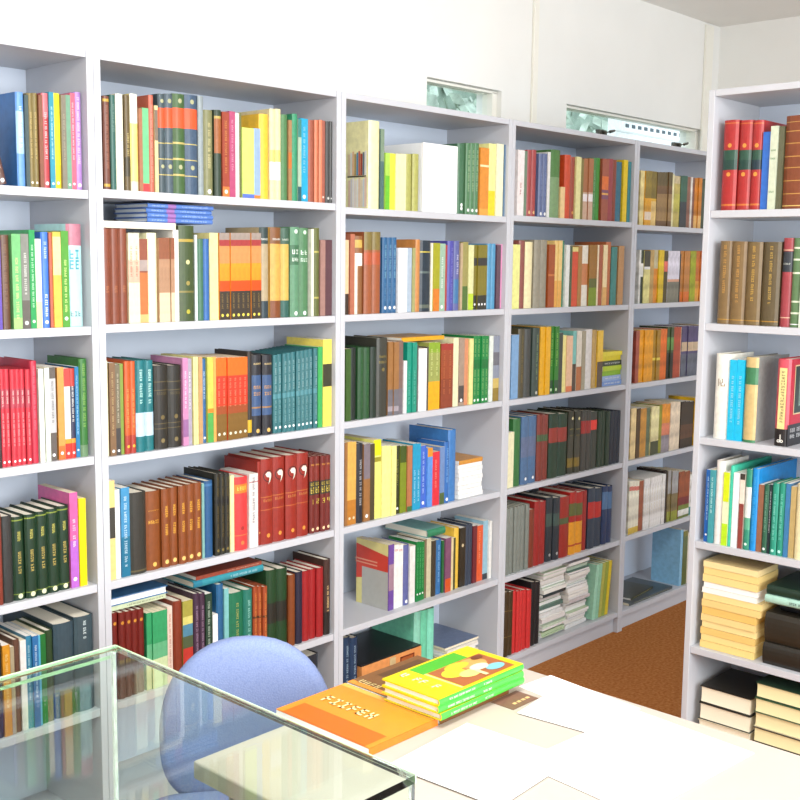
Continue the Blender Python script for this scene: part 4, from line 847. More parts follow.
'E3': '''
2.4798 0.0269 0.2107 0.131 0.0142 p b05a48 1 0
2.5109 0.0354 0.2135 0.132 0.016 p f0a818 3 0
2.5463 0.0354 0.2122 0.132 0.012 p f0a818 3 1
2.5817 0.0354 0.2108 0.131 0.0136 p f0a818 3 2
2.6141 0.0295 0.2096 0.13 0.0168 p b08828 2 0 B.4-.45:f8e060
2.6436 0.0295 0.2085 0.129 0.0128 p b08828 2 1 B.4-.45:f8e060
2.672 0.0275 0.2116 0.131 0.0136 p e87820 2 0
2.6996 0.0275 0.2106 0.131 0.0152 p e87820 2 1
2.7306 0.0247 0.2178 0.135 0.0168 p 4a5a38 2 0 B.0-.5:2a2a24 B.55-.8:6a9a50
2.7553 0.0247 0.2169 0.134 0.0128 p 4a5a38 2 1 B.0-.5:2a2a24 B.55-.8:6a9a50
2.7855 0.0306 0.2158 0.134 0.0144 p b85030 2 0
2.8161 0.0306 0.2147 0.133 0.016 p b85030 2 1
2.8358 0.0086 0.214 0.133 0.0186 p f8d8c0 1 0
2.864 0.0478 0.2173 0.135 0.016 p 5a5078 3 0 B.0-.45:6a7080 B.5-.68:d8c0a0
2.9118 0.0478 0.2156 0.134 0.012 p 5a5078 3 1 B.0-.45:6a7080 B.5-.68:d8c0a0
2.9596 0.0478 0.2139 0.133 0.0136 p 5a5078 3 2 B.0-.45:6a7080 B.5-.68:d8c0a0
3.0126 0.0545 0.2164 0.134 0.0142 p 8a6a38 1 0 B.85-1:c0a040
''',
'E4': '''
2.4787 0.041 0.2087 0.129 0.0186 p f8d8a0 1 0
2.5136 0.0289 0.2056 0.127 0.0164 p 5a4018 1 0
2.5518 0.0475 0.2022 0.125 0.0164 p d0983a 1 0
2.5904 0.0296 0.2012 0.125 0.0175 p 6a7a60 1 0
2.6243 0.0334 0.2045 0.127 0.0128 p f8e8b0 2 0 B.0-.28:4a5030
2.6576 0.0334 0.2015 0.125 0.0144 p f8e8b0 2 1 B.0-.28:4a5030
2.6859 0.0231 0.2054 0.127 0.0142 p 9a9a20 1 0
2.7152 0.0356 0.207 0.128 0.0152 p f0a030 2 0 B.3-.6:e89070 B.0-.35:a098a0
2.7508 0.0356 0.2039 0.126 0.0168 p f0a030 2 1 B.3-.6:e89070 B.0-.35:a098a0
2.7896 0.042 0.2092 0.13 0.0136 p f2dec4 2 0
2.8316 0.042 0.2056 0.127 0.0152 p f2dec4 2 1
2.8747 0.0389 0.2041 0.127 0.012 p 3a2a18 3 0 B.2-.5:6a4428
2.9136 0.0389 0.2008 0.124 0.0136 p 3a2a18 3 1 B.2-.5:6a4428
2.9525 0.0389 0.1975 0.122 0.0152 p 3a2a18 3 2 B.2-.5:6a4428
2.9906 0.0336 0.2115 0.131 0.012 p f0c028 2 0
3.0242 0.0336 0.2087 0.129 0.0136 p f0c028 2 1
''',
'E5': '''
2.4711 0.0276 0.2224 0.138 0.0136 p f4ecd8 3 0 B.82-.9:e08070 B.0-.12:e0c050
2.4988 0.0276 0.2185 0.135 0.0152 p f4ecd8 3 1 B.82-.9:e08070 B.0-.12:e0c050
2.5264 0.0276 0.2147 0.133 0.0168 p f4ecd8 3 2 B.82-.9:e08070 B.0-.12:e0c050
2.5593 0.0319 0.2118 0.131 0.0175 p a86040 1 0
2.5891 0.0244 0.2157 0.134 0.0144 p f8f2ec 7 0 T.3-.8:e8dcc0
2.6135 0.0244 0.2157 0.134 0.016 p f8f2ec 7 1 T.3-.8:e8dcc0
2.6379 0.0244 0.2157 0.134 0.012 p f8f2ec 7 2 T.3-.8:e8dcc0
2.6624 0.0244 0.2157 0.134 0.0136 p f8f2ec 7 3 T.3-.8:e8dcc0
2.6868 0.0244 0.2158 0.134 0.0152 p f8f2ec 7 4 T.3-.8:e8dcc0
2.7113 0.0244 0.2158 0.134 0.0168 p f8f2ec 7 5 T.3-.8:e8dcc0
2.7357 0.0244 0.216 0.134 0.0128 p f8f2ec 7 6 T.3-.8:e8dcc0
2.7615 0.0237 0.2272 0.141 0.0153 h 3a2a20 1 0
2.7878 0.0287 0.2238 0.139 0.016 p 8a7a50 3 0 B.55-1:a8a8a8 B.0-.2:9aa038
2.8165 0.0287 0.22 0.136 0.012 p 8a7a50 3 1 B.55-1:a8a8a8 B.0-.2:9aa038
2.8453 0.0287 0.2162 0.134 0.0136 p 8a7a50 3 2 B.55-1:a8a8a8 B.0-.2:9aa038
2.888 0.0497 0.2083 0.129 0.012 p a05428 2 0 B.0-.28:788a30 B.28-.45:8a2828 B.05-.18:f0f0e8
2.9377 0.0497 0.2018 0.125 0.0136 p a05428 2 1 B.0-.28:788a30 B.28-.45:8a2828 B.05-.18:f0f0e8
2.9934 0.0545 0.1832 0.114 0.0164 p f0f0e8 1 0 B.0-.2:4a9a98
''',
'E6': '''
2.9244 0.0224 0.2542 0.14 0.0186 p 9cd0f0 1 0
2.9536 0.0361 0.2446 0.152 0.0153 p 8a8840 1 0 B.0-.9:6a7a48
2.9875 0.0319 0.2297 0.142 0.0186 p f0ead8 1 0
''',
'F1': '''
-0.8755 0.0431 0.2425 0.15 0.0142 h b83030 1 0 B.45-.56:1f4a40 B.56-.67:2f5a48 D.72:e8a048 D.4:e8a048 B.05-.07:d8803a B.96-.97:d8803a
-0.9167 0.0383 0.2395 0.148 0.0175 h b83030 1 0 B.45-.56:1f4a40 B.56-.67:2f5a48 D.72:e8a048 D.4:e8a048 B.05-.07:d8803a B.96-.97:d8803a
-0.9519 0.0308 0.2369 0.147 0.0164 h b83030 1 0 B.45-.56:1f3a48 B.56-.67:2f5a48 D.72:e8a048 D.4:e8a048 B.05-.07:d8803a B.96-.97:d8803a
-0.98 0.022 0.2044 0.127 0.0175 p 3a78d0 1 0
-1.0021 0.0201 0.2177 0.135 0.012 p d8e0c8 1 0 H.7-.72:4a8a50 H.6-.62:4a8a50 H.2-.22:4a8a50
-1.02 0.0147 0.2164 0.134 0.0175 p 6a6a50 1 0
-1.0627 0.0678 0.2415 0.15 0.0164 h 8a4a28 1 0 B.93-.935:d8b060 B.83-.84:c89850 B.7-.71:c89850 B.56-.57:c89850 B.44-.45:c89850 B.3-.31:c89850 B.16-.17:c89850 B.03-.04:e8c878
''',
'F2': '''
-0.8752 0.0375 0.2283 0.142 0.0186 h 8a7048 1 0 B.05-.06:c89838 T.35-.95:d0a058
-0.9163 0.0436 0.2269 0.141 0.0153 h 8a7048 1 0 B.05-.06:c89838 T.25-.95:d0a058
-0.9611 0.0448 0.2254 0.14 0.0142 h 806a44 1 0 B.05-.06:c89838 T.25-.95:d8b058
-1.0104 0.0497 0.2254 0.14 0.0153 h 6a5c40 1 0 B.05-.06:c89838 T.25-.95:c8a858
-1.0535 0.0288 0.2358 0.146 0.0175 h a84850 1 0 B.62-.85:3a4048 H.7-.72:c8d0c8 B.86-.87:e8c8a8 B.1-.11:e8c8a8
-1.0819 0.0268 0.2356 0.146 0.0153 h 6a8a60 1 0 B.6-.62:e8f0d8 B.75-.77:e8f0d8 B.88-.9:e8f0d8 B.28-.3:e8f0d8 B.15-.17:e8f0d8 B.03-.04:ffffff
-1.1121 0.0324 0.2355 0.146 0.012 p e0e8d8 1 0
''',
'F3': '''
-0.885 0.0425 0.2393 0.148 0.0142 h fdfbf0 1 0 E.62:a89880
-0.9185 0.0216 0.2249 0.139 0.0136 p 20c8f0 2 0 T.2-.8:b8f0ff
-0.9401 0.0216 0.2264 0.14 0.0152 p 20c8f0 2 1 T.2-.8:b8f0ff
-0.9711 0.0374 0.2357 0.2 0.0131 h d8c088 1 0 B.68-.88:4a8a60 C:9a9c98 B.0-.03:4a8a60
-1.061 0.038 0.2362 0.146 0.0175 h e06070 1 0 B.0-.2:2a2628 C:c82840
''',
'F4': '''
-0.8581 0.014 0.2091 0.13 0.0164 p 2a70c0 1 0 T.3-.9:c8e8ff D.1:ffffff
-0.8728 0.0155 0.2111 0.131 0.012 p 50a8b0 1 0 T.4-.9:e0ffff
-0.8936 0.0261 0.2397 0.149 0.0142 h fbf6f0 1 0
-0.9158 0.0183 0.2099 0.13 0.012 p f2f8d0 1 0 B.0-.3:c8f030 B.6-1:e0f020
-0.9303 0.0106 0.2304 0.24 0.0131 h 50d8b8 1 0
-0.9449 0.0174 0.2125 0.132 0.012 p ffffff 1 0
-0.9628 0.0143 0.2122 0.132 0.0131 p f4e8d8 1 0 B.0-.6:a05048 B.92-1:4a4038
-0.9804 0.0178 0.2273 0.141 0.012 h 3a9a80 1 0 B.4-.78:f0f4f0 B.25-.4:68b898 D.07:e8fff0
-0.9988 0.0191 0.2313 0.25 0.0131 h 1898e0 1 0 T.1-.9:50b8f0
-1.0166 0.0154 0.1891 0.117 0.0164 p a07058 1 0
-1.0323 0.0159 0.1914 0.119 0.0153 h 3a7058 1 0 T.3-.9:90c0a8 D.06:ffffff
-1.0443 0.0081 0.1932 0.12 0.0164 p 2a3a40 1 0 T.3-.9:e8f0f0
-1.0582 0.0185 0.1994 0.124 0.0128 h 30a088 2 0 T.2-.85:90e0d0 D.06:c8fff0
-1.0767 0.0185 0.2021 0.125 0.0144 h 30a088 2 1 T.2-.85:90e0d0 D.06:c8fff0
-1.0936 0.0124 0.2032 0.126 0.0142 p 4888b8 1 0
-1.1079 0.0151 0.1971 0.122 0.0175 p c8b078 1 0
-1.1323 0.0327 0.2075 0.129 0.0131 h fbeec0 1 0
''',

}
seedn = 0
TOPS = {}
for key, txt_ in DATA.items():
    c, k = key[0], int(key[1]); z = SHELF[key]
    lines_ = txt_.strip().splitlines()
    for j, ln in enumerate(lines_):
        p = ln.split(' ', 9)
        u, w, h, d, s = (float(q) for q in p[:5]); hard = p[5] == 'h'; hx = p[6]; n = int(p[7]); i = int(p[8]); ft = p[9] if len(p) > 9 else ''
        nm = kind_name(hard, w, n)
        o = empty(nm)
        o.matrix_world = frame(c) @ Matrix.Translation((along(c, u), s, z + 0.0003))
        seedn += 1
        make_book(o, w, h, d, hard, hx, ft, i, seed=seedn * 31 + (0 if n < 2 else -i * 31), pictorial=key in ('E1', 'E2', 'E3', 'E4', 'E5'))
        colw = word(hx); bc = [t for t in ft.split() if t[0] == 'B']
        extra = ''
        if bc:
            big = max(bc, key=lambda t: float(t[2:].split(':')[0].split('-')[-1]) - float(t[1:].split('-')[0]))
            rg, bx = big[1:].split(':'); a0, a1 = (float(q) for q in rg.split('-'))
            bw = word(bx)
            if bw != colw: extra = f' with {bw} ' + ('bands' if len(bc) > 2 else 'foot' if a0 < .02 else 'head' if a1 > .98 else 'band')
        if not extra:
            tc = [t for t in ft.split() if t[0] in 'TH']
            if tc and word(tc[0].split(':')[1]) != colw: extra = f" with {word(tc[0].split(':')[1])} lettering"
        size = 'thick ' if w > 0.04 else ''
        pos = (nth(len(lines_) - j) + ' from right') if c == 'A' else (nth(j + 1) + ' from left')
        pos = {'first from right': 'rightmost', 'first from left': 'leftmost'}.get(pos, pos)
        lab = f'{size}{colw} {PHR[nm]}{extra}, {pos}, {ROWN[k]}, {CASES[c][1]}'
        if len(lab.split()) > 16: lab = f'{colw} {PHR[nm]}{extra}, {pos}, {ROWN[k]}, {CASES[c][1]}'
        if len(lab.split()) > 16: lab = f'{colw} {PHR[nm]}, {pos}, {ROWN[k]}, {CASES[c][1]}'
        tag(o, lab, 'book', f'books standing on the {ROWN[k]} of the {CASES[c][1]}')
        TOPS[key] = max(TOPS.get(key, 0), h)

# ------------------------------------------------------------------ lying books
def lie(c, u0, u1, s, z, th, d, hx, hard=True, face='spine', name=None, label='', group='', feats='', turn=0.0, pages=None, cat='book'):
    """A closed book lying flat: u0..u1 along the shelf, front edge at depth s, foot at height z. Returns the top height."""
    global seedn
    seedn += 1
    a0, a1 = sorted((along(c, u0), along(c, u1))); L = a1 - a0
    o = empty(name or ('hardback_book' if hard else 'paperback_book'))
    base = Matrix.Translation(((a0 + a1) / 2, s + d / 2, z + th / 2)) @ Matrix.Rotation(turn + (PI if face == 'fore' else 0), 4, 'Z')
    if face in ('head', 'tail'):
        hh, dd = d, L
        base = base @ Matrix.Rotation(PI / 2 if face == 'head' else -PI / 2, 4, 'Z')
    else: hh, dd = L, d
    o.matrix_world = frame(c) @ base @ Matrix.Translation((-hh / 2, -dd / 2, 0)) @ Matrix.Rotation(PI / 2, 4, 'Y')
    make_book(o, th, hh, dd, hard, hx, feats, pages=pages, seed=seedn * 17)
    tag(o, label, cat, group)
    return z + th

def hgt(key, a, b):
    """the tallest standing book whose middle lies between a and b on that shelf"""
    v = [float(l.split()[2]) for l in DATA[key].strip().splitlines() if a <= float(l.split()[0]) <= b]
    return max(v)

g = 'blue hardbacks lying on the second shelf books'
zz = SHELF['B2'] + max(hgt('B2', .0, .40), .247) + 0.0006
zl = SHELF['B2'] + hgt('B2', .02, .12) + 0.0006
lie('B', .024, .236, .015, zl, max(zz - zl - 0.0004, .003), .15, 'f6f4f0', False, 'fore', 'thin_paperback', 'thin white paperback lying across the brown volumes under the blue stack', 'books lying on top of standing books')
for i in range(4):
    zz = lie('B', .155 + .002 * (i % 2), .356 + .003 * (i % 2), .02 + .002 * (i % 3), zz, .0117, .145, '5f86cc', True, 'spine', 'hardback_book',
             f'blue hardback lying flat, {["lowest", "second from bottom", "third from bottom", "topmost"][i]} in the stack of four', g, 'B.3-.42:a878b8 T.5-.9:b8d0f8 T.05-.25:b8d0f8', pages='eef4f4')
g = 'books lying on top of standing books'
zz = SHELF['B5'] + hgt('B5', 0, .2) + 0.0008
zz = lie('B', .026, .2, .03, zz, .012, .16, 'd8e4c0', False, 'spine', 'paperback_book', 'pale green paperback with dark lettering lying under a big blue book', g, 'T.3-.95:58604a')
lie('B', .024, .206, .03, zz, .021, .19, '4a80b0', True, 'fore', 'hardback_book', 'big blue hardback lying flat with its white pages facing out', g, pages='fbfbfa')
zz = SHELF['B5'] + hgt('B5', .33, .53) + 0.0008
zz = lie('B', .29, .532, .03, zz, .02, .15, '3a9aa8', True, 'spine', 'hardback_book', 'teal hardback lying flat under a brick-red book above green volumes', g, 'B.0-.12:2a88a0 T.5-.9:b8e0e8')
lie('B', .30, .528, .034, zz, .011, .14, 'a0503c', False, 'spine', 'thin_paperback', 'brick-red paperback lying flat, topmost above the teal book', g, 'T.45-.95:e8c0a8')
zz = SHELF['C3'] + hgt('C3', 1.08, 1.30) + 0.0008
lie('C', 1.10, 1.305, .035, zz, .013, .15, 'f0b418', False, 'spine', 'paperback_book', 'golden yellow paperback lying across the tops of standing books', g)
zz = SHELF['C5'] + hgt('C5', 1.19, 1.36) + 0.0008
lie('C', 1.245, 1.335, .04, zz, .026, .2, '8cc4c0', True, 'spine', 'hardback_book', 'pale teal hardback with green spine lying on top of books', g, 'B.0-1:3a9068')
zz = SHELF['C4'] + 0.0003
for i in range(9):
    top = i == 8
    zz = lie('C', 1.375 + .002 * (i % 2), 1.505 - .002 * (i % 3), .02 + .0015 * ((i * 5) % 4), zz, .0145, .19, 'e0a040' if top else 'fcfbf8', False, 'fore' if i % 2 else 'spine', 'booklet',
             ('orange-topped white booklet, topmost' if top else f'white booklet, {nth(i + 1)} from the bottom') + ' of the white stack beside blue books', 'white booklets stacked beside the blue books', pages='fefefc', cat='booklet')
cols = [('88a8e0', 'blue'), ('a8c0e8', 'pale blue'), ('9ac830', 'lime green'), ('c0d830', 'lime'), ('3a4a38', 'black and green'), ('f0e030', 'yellow'), ('f4e648', 'bright yellow')]
zz = SHELF['D3'] + 0.0003
for i, (hx, wd) in enumerate(cols):
    zz = lie('D', 2.235 + .003 * (i % 2), 2.375 - .002 * (i % 2), .02 + .003 * (i % 3), zz, .0195 if i < 6 else .017, .19, hx, False, 'spine', 'booklet',
             f'{wd} booklet lying flat, {nth(i + 1)} from the bottom of the colourful stack', 'booklets in the colourful stack', 'T.1-.9:f8f8f0' if i in (0, 1, 4) else '', cat='booklet')
# cases C, bottom shelf: dark volumes, the big box, mint books and the magazine pile
zz = SHELF['C6'] + 0.0003
zz = lie('C', .925, 1.185, .03, zz, .05, .2, '4a3428', True, 'spine', 'hardback_book', 'dark brown hardback lying under the black-topped box', 'large volumes lying on the bottom shelf')
zz = lie('C', .925, 1.19, .03, zz, .047, .2, '3a2a22', True, 'spine', 'hardback_book', 'black-brown hardback lying directly under the black-topped box', 'large volumes lying on the bottom shelf')
# the black-topped box with a tan front
bw_, bd_, bh_ = .278, .225, .066
bx = empty('storage_box'); bx.location = (1.055, .015 + bd_ / 2, zz)
b = MB(); b.box(-bw_ / 2, bw_ / 2, -bd_ / 2, bd_ / 2, 0, bh_ - .004, mat('e8a060', .55)); b.build('body', bx, bevel=.002)
b = MB(); b.box(-bw_ / 2 - .001, bw_ / 2 + .001, -bd_ / 2 + .003, bd_ / 2, bh_ - .0038, bh_, mat('26262a', .4)); b.build('lid', bx, bevel=.001)
b = MB(); b.box(-.015, .012, -bd_ / 2 - .003, -bd_ / 2 - .0004, .03, bh_ - .006, mat('d8c090', .4)); b.build('clasp', bx, bevel=.001)
b = MB(); b.box(.035, .1, -bd_ / 2 - .002, -bd_ / 2 - .0004, .018, .05, mat('b86838', .4)); lb = b.build('label_holder', bx)
b = MB()
for q in ((.035, .1, .018, .021), (.035, .1, .047, .05), (.035, .038, .018, .05), (.097, .1, .018, .05)): b.box(q[0], q[1], -bd_ / 2 - .0035, -bd_ / 2 - .0021, q[2], q[3], mat('7a3020', .4))
b.build('label_frame', lb)
tag(bx, 'black-topped box with tan front and brown label lying on bottom shelf', 'box')
for i in range(3):
    o = empty('hardback_book'); w = .0335
    o.location = (1.2165 + i * .0342, .05, SHELF['C6'] + .0003)
    make_book(o, w, .262 - .002 * i, .2, True, '84d8b8', 'B.0-1:%s' % ('9adcc4', '78d4b0', '90e4c8')[i], seed=900 + i)
    tag(o, f'mint green hardback, {["left", "middle", "right"][i]} of three standing beside the black-topped box', 'book', 'mint green hardbacks on the bottom shelf')
zz = SHELF['C6'] + .0003
pc = ['e8e4dc', 'd8c878', 'c8d0d8', 'f0e070', 'e8e8e8', 'b8c8d8', 'f0ece0', 'f0d050', 'e0e4ec', 'f4f0e4', '7888a8']
for i, hx in enumerate(pc):
    zz = lie('C', 1.33 + .004 * ((i * 3) % 4), 1.52 - .004 * ((i * 7) % 5), .03 + .003 * ((i * 5) % 3), zz, .0098, .2, hx, False, 'fore' if i % 3 else 'spine', 'magazine',
             f'{word(hx)} magazine, {nth(i + 1)} from the bottom of the pile beside mint hardbacks', 'magazines piled beside the mint hardbacks', cat='magazine')
# case D, bottom shelf: two piles of magazines
rnd = random.Random(5)
pile_cols = ['f4eeea', 'e8e0e4', 'f8f4f0', 'd8e8d0', 'eae4e0', 'f0f0ee', 'e0d8d8', 'c8dcb8', 'f4ecd8', 'f8f6f2']
for pi, (ua, ub, cnt, pn) in enumerate(((1.876, 2.026, 25, 'left'), (2.05, 2.19, 24, 'right'))):
    zz = SHELF['D6'] + .0003
    for i in range(cnt):
        th = rnd.choice([.006, .009, .012, .015]) if i < cnt - 1 else .012
        hx = rnd.choice(pile_cols)
        if (i, pi) in ((12, 0), (17, 1)): hx = '58b838'
        if (i, pi) in ((18, 0), (11, 0), (20, 1), (4, 1)): hx = '6a8a80'
        if (i, pi) == (15, 0): hx = '3a4a50'
        e = rnd.uniform(-.007, .007)
        zz = lie('D', ua + e, ub + e, .013 + rnd.uniform(0, .028), zz, th, .2, hx, False, rnd.choice(['spine', 'fore', 'fore']), 'magazine',
                 f'{word(hx)} magazine, {nth(i + 1)} from the bottom of the {pn}-hand magazine pile', f'magazines in the {pn}-hand pile on the floor-level shelf', turn=rnd.uniform(-.02, .02), cat='magazine',
                 pages=rnd.choice(['f8f6f2', 'f2eee6', 'ece6e2']))
for i, (hx, wd) in enumerate((('b8ecd0', 'mint'), ('a8e0c0', 'mint green'), ('c8c868', 'khaki'), ('a8b858', 'olive green'), ('f0d840', 'yellow'))):
    th = .0215; lean = math.radians(6)
    o = empty('folder')
    o.matrix_world = Matrix.Translation((2.231 + i * .0232, .02, SHELF['D6'] + th / 2 * math.sin(lean) + .0005)) @ Matrix.Rotation(lean, 4, 'Y')
    make_book(o, th, .222, .2, False, hx, 'B.0-1:' + hx, pages='f6f4e6', seed=1200 + i)
    tag(o, f'{wd} paper folder leaning right beside the magazine piles, {nth(i + 1)} from left', 'folder', 'folders leaning at the right of the magazine piles')
# case A top shelf: a small dark book leaning against the big blue one
o = empty('hardback_book'); lean = math.radians(-13)
o.matrix_world = Matrix.Translation((-.2205, .02, SHELF['A1'] + .003)) @ Matrix.Rotation(lean, 4, 'Y')
make_book(o, .02, .155, .12, True, '6a4a40', 'T.2-.8:c8a890 D.06:ffffff', seed=1301)
tag(o, 'small dark brown hardback leaning left against the big blue book', 'book', 'books standing on the top shelf of the leftmost bookcase')
# case C top shelf: blank white box file
b = MB(); bx = empty('box_file'); bx.location = (1.247, .012, SHELF['C1'] + .0003)
b.box(-.083, .083, 0, .006, 0, .212, mat('fefefe', .5, g=.95, vary=.01)); b.build('front_panel', bx, bevel=.002)
b = MB(); b.box(-.0825, .0825, .0063, .235, .0005, .2115, mat('f4f6f8', .5, g=.95, vary=.01)); b.build('body', bx, bevel=.002)
tag(bx, 'blank white box file standing among books on the top shelf', 'box file')
# case E bottom shelf: flat dark magazine
zz = lie('E', 2.50, 2.86, .02, SHELF['E6'] + .0003, .012, .2, '5a6468', False, 'spine', 'magazine', 'dark grey magazine lying alone on the near-empty bottom shelf', 'magazines lying on the near-empty bottom shelf', 'T.1-.9:b8b080', cat='magazine')
lie('E', 2.53, 2.76, .05, zz, .009, .17, '4a4a34', False, 'spine', 'magazine', 'olive magazine lying on top of the dark grey magazine', 'magazines lying on the near-empty bottom shelf', 'T.1-.9:d0c080', turn=.12, cat='magazine')
# case F, fifth shelf: cream paperbacks in a stack, black volumes and a green book
zz = SHELF['F5'] + .0003
fc = ['f4d890', 'f6dc98', 'f0cc80', 'f6deA0'.lower(), 'f4d898', 'eec878', 'f2d490', 'f6dc9c', 'fdfaf2', 'fdfaf4', 'f6dc98', 'f4d892', 'f6e0a8']
ft_ = [.0205, .019, .0205, .019, .0205, .023, .0205, .019, .016, .017, .022, .021, .0185]
for i, hx in enumerate(fc):
    e = (0, .003, -.002, .004, -.001, .002)[i % 6]
    zz = lie('F', -.853 - e * .5, -1.018 - e * .4 + (-.012 if i in (6, 7) else 0), .02 + abs(e), zz, ft_[i], .13, hx, False, 'fore', 'paperback_book',
             f'{"white" if i in (8, 9) else "yellowed cream"} paperback lying flat, {nth(i + 1)} from the bottom of the tall stack', 'paperbacks in the tall yellowed stack', pages=hx, turn=e * 2)
zz = SHELF['F5'] + .0003
zz = lie('F', -1.045, -1.30, .015, zz, .062, .2, '2c2820', True, 'spine', 'hardback_book', 'thick black hardback lying at the bottom beside the cream paperbacks', 'dark volumes lying beside the cream paperbacks')
zz = lie('F', -1.045, -1.30, .02, zz, .085, .2, '332e24', True, 'spine', 'hardback_book', 'very thick black hardback lying second from bottom beside the cream paperbacks', 'dark volumes lying beside the cream paperbacks')
zz = lie('F', -1.07, -1.28, .06, zz, .03, .16, '22242a', True, 'spine', 'hardback_book', 'black hardback lying set back under the dark green book', 'dark volumes lying beside the cream paperbacks')
zz = lie('F', -1.045, -1.27, .012, zz, .022, .2, 'b8e0d0', True, 'spine', 'hardback_book', 'mint hardback with dark lettering lying under the dark green book', 'dark volumes lying beside the cream paperbacks', 'T.3-.75:26303a')
zz = lie('F', -1.046, -1.27, .018, zz, .026, .2, '1c3a2c', True, 'spine', 'hardback_book', 'dark green hardback lying on top beside the cream paperbacks', 'dark volumes lying beside the cream paperbacks')
zz = SHELF['F6'] + .0003
lw = [('5a4a3a', 'brown'), ('e8dcc0', 'cream'), ('3a3a34', 'dark grey'), ('2e2c26', 'black')]
for i, (hx, wd) in enumerate(lw):
    zz = lie('F', -.857, -1.02 + .002 * i, .02 + .003 * i, zz, .05, .2, hx, True, 'fore', 'hardback_book', f'{wd} hardback lying, {nth(i + 1)} from the bottom, left stack on the bottom shelf', 'volumes lying on the bottom shelf', pages='f8f0d8')
zz = SHELF['F6'] + .0003
for i, (hx, wd) in enumerate([('6a6a58', 'grey'), ('2a4a3a', 'green'), ('4a4438', 'brown'), ('d8d0b0', 'cream'), ('4a6a4a', 'olive green'), ('2a4a38', 'dark green')]):
    zz = lie('F', -1.028, -1.24 + .004 * (i % 3), .02 + .003 * (i % 2), zz, .043, .2, hx, True, 'fore', 'hardback_book', f'{wd} hardback lying, {nth(i + 1)} from the bottom, second stack, bottom shelf', 'volumes lying on the bottom shelf', pages='f4e8b8')

# printed covers seen from the side
def find(label_part): return next(o for o in bpy.data.objects if o.get('label') and label_part in o['label'])
def book_at(c, k, idx):
    g_ = f'books standing on the {ROWN[k]} of the {CASES[c][1]}'
    v = sorted((o for o in bpy.data.objects if o.get('group') == g_ and 'leaning' not in o['label']), key=lambda o: along(c, o.location.y if c == 'F' else o.location.x))
    return v[idx]
def side_print(o, w, side, polys, name='cover_print'):
    m = MB(); x = (w / 2 - .00025 + .0006) * side
    for i, (hx, pts) in enumerate(polys):
        P = [(x + side * .00012 * i, y, z) for y, z in pts]
        m.face(P if side > 0 else P[::-1], mat(hx, .35, vary=.03))
    return m.build(name, o)
def rect(y0, y1, z0, z1): return [(y0, z0), (y1, z0), (y1, z1), (y0, z1)]
# the pale yellow book shows a photo of shelves on its cover
o = book_at('C', 1, 0); d0 = DATA['C1'].strip().splitlines()[0].split(); w0, h0 = float(d0[1]), float(d0[2])
pol = []
cs = ['d87868', 'e8d0b0', '68a0c0', 'f0f0f0', 'c8a868', '788898', 'f0c8a0', 'b85848', 'e8e8e0']
cs2 = [['f0d0c0', 'f4e8e0', 'd8e0e8', 'f8f4f0', 'f0e0c8', 'e0dce0', 'f4d8c0', 'e8c8b8', 'f4f4f0'], cs]
for r_, (za, zb) in enumerate(((.02, .36), (.385, .66))):
    for i in range(9): pol.append((cs2[r_][(i * 2 + r_ * 3) % 9], rect(.012 + i * .0085, .012 + i * .0085 + .0072, h0 * za, h0 * (zb - .015 * (i % 3)))))
pol.append(('5a5048', rect(.012, .09, h0 * .365, h0 * .38)))
side_print(o, w0, -1, pol)
o['label'] = 'large pale yellow book with pictured shelves on its cover, top shelf, bookcase behind table'
# the yellow, red and grey cover at the left end of the fifth shelf
o = book_at('C', 5, 0); d0 = DATA['C5'].strip().splitlines()[0].split(); w0, h0 = float(d0[1]), float(d0[2]); dd = float(d0[3])
side_print(o, w0, -1, [('f4eaa0', rect(.003, dd, 0, h0)), ('e85038', [(.003, h0 * .52), (dd, h0 * .38), (dd, h0 * .92), (.003, h0 * .82)]), ('c8c8c0', rect(.003, dd * .82, 0.0, h0 * .58)), ('f8b090', rect(.05, .15, h0 * .68, h0 * .7)), ('f8b090', rect(.05, .15, h0 * .63, h0 * .65))])
o['label'] = 'purple-spined paperback with yellow, red and grey cover, fifth shelf, bookcase behind the table'
# pale blue cover facing the room in the far corner
o = book_at('E', 6, 0); o['label'] = 'pale blue book showing its front cover on bottom shelf, far corner bookcase'
# the red book on the nearer right-hand case: picture, black foot, white lettering
o = book_at('F', 3, 4); d0 = DATA['F3'].strip().splitlines()[4].split(); w0, h0, dd = float(d0[1]), float(d0[2]), float(d0[3])
side_print(o, w0, 1, [('26262a', rect(.001, dd, 0, h0 * .25)), ('e8d0a0', rect(.03, dd - .01, h0 * .36, h0 * .93)), ('28382e', rect(.034, dd - .014, h0 * .375, h0 * .915)), ('7a9080', rect(.06, .1, h0 * .45, h0 * .8))])
m = MB(); rr_ = random.Random(3); x = (w0 / 2 + .0012)
for li, zc in enumerate((h0 * .16, h0 * .09)):
    for i in range(11):
        if i in (3,): continue
        for a0, b0, a1, b1 in glyph(rr_):
            y0, y1 = .016 + i * .0105 + a0 * .0085, .016 + i * .0105 + a1 * .0085
            m.face([(x, y0, zc + b0 * .0105), (x, y1, zc + b0 * .0105), (x, y1, zc + b1 * .0105), (x, y0, zc + b1 * .0105)], mat('e8e8e8', .4))
m.build('cover_lettering', o)
m = MB(); m.box(-w0 * .27, w0 * .27, -.0007, -.0001, h0 * .2, h0 * .9, mat('f6e4a0', .4)); m.build('spine_label', o)
m = MB(); rr_ = random.Random(9); z = h0 * .86
while z > h0 * .27:
    for a0, b0, a1, b1 in glyph(rr_):
        if rr_.random() > .08: m.face([(-.004 + b0 * .009, -.001, z - a1 * .006), (-.004 + b1 * .009, -.001, z - a1 * .006), (-.004 + b1 * .009, -.001, z - a0 * .006), (-.004 + b0 * .009, -.001, z - a0 * .006)], mat('8a7a58', .4))
    z -= .0078
m.build('title_lettering', o)
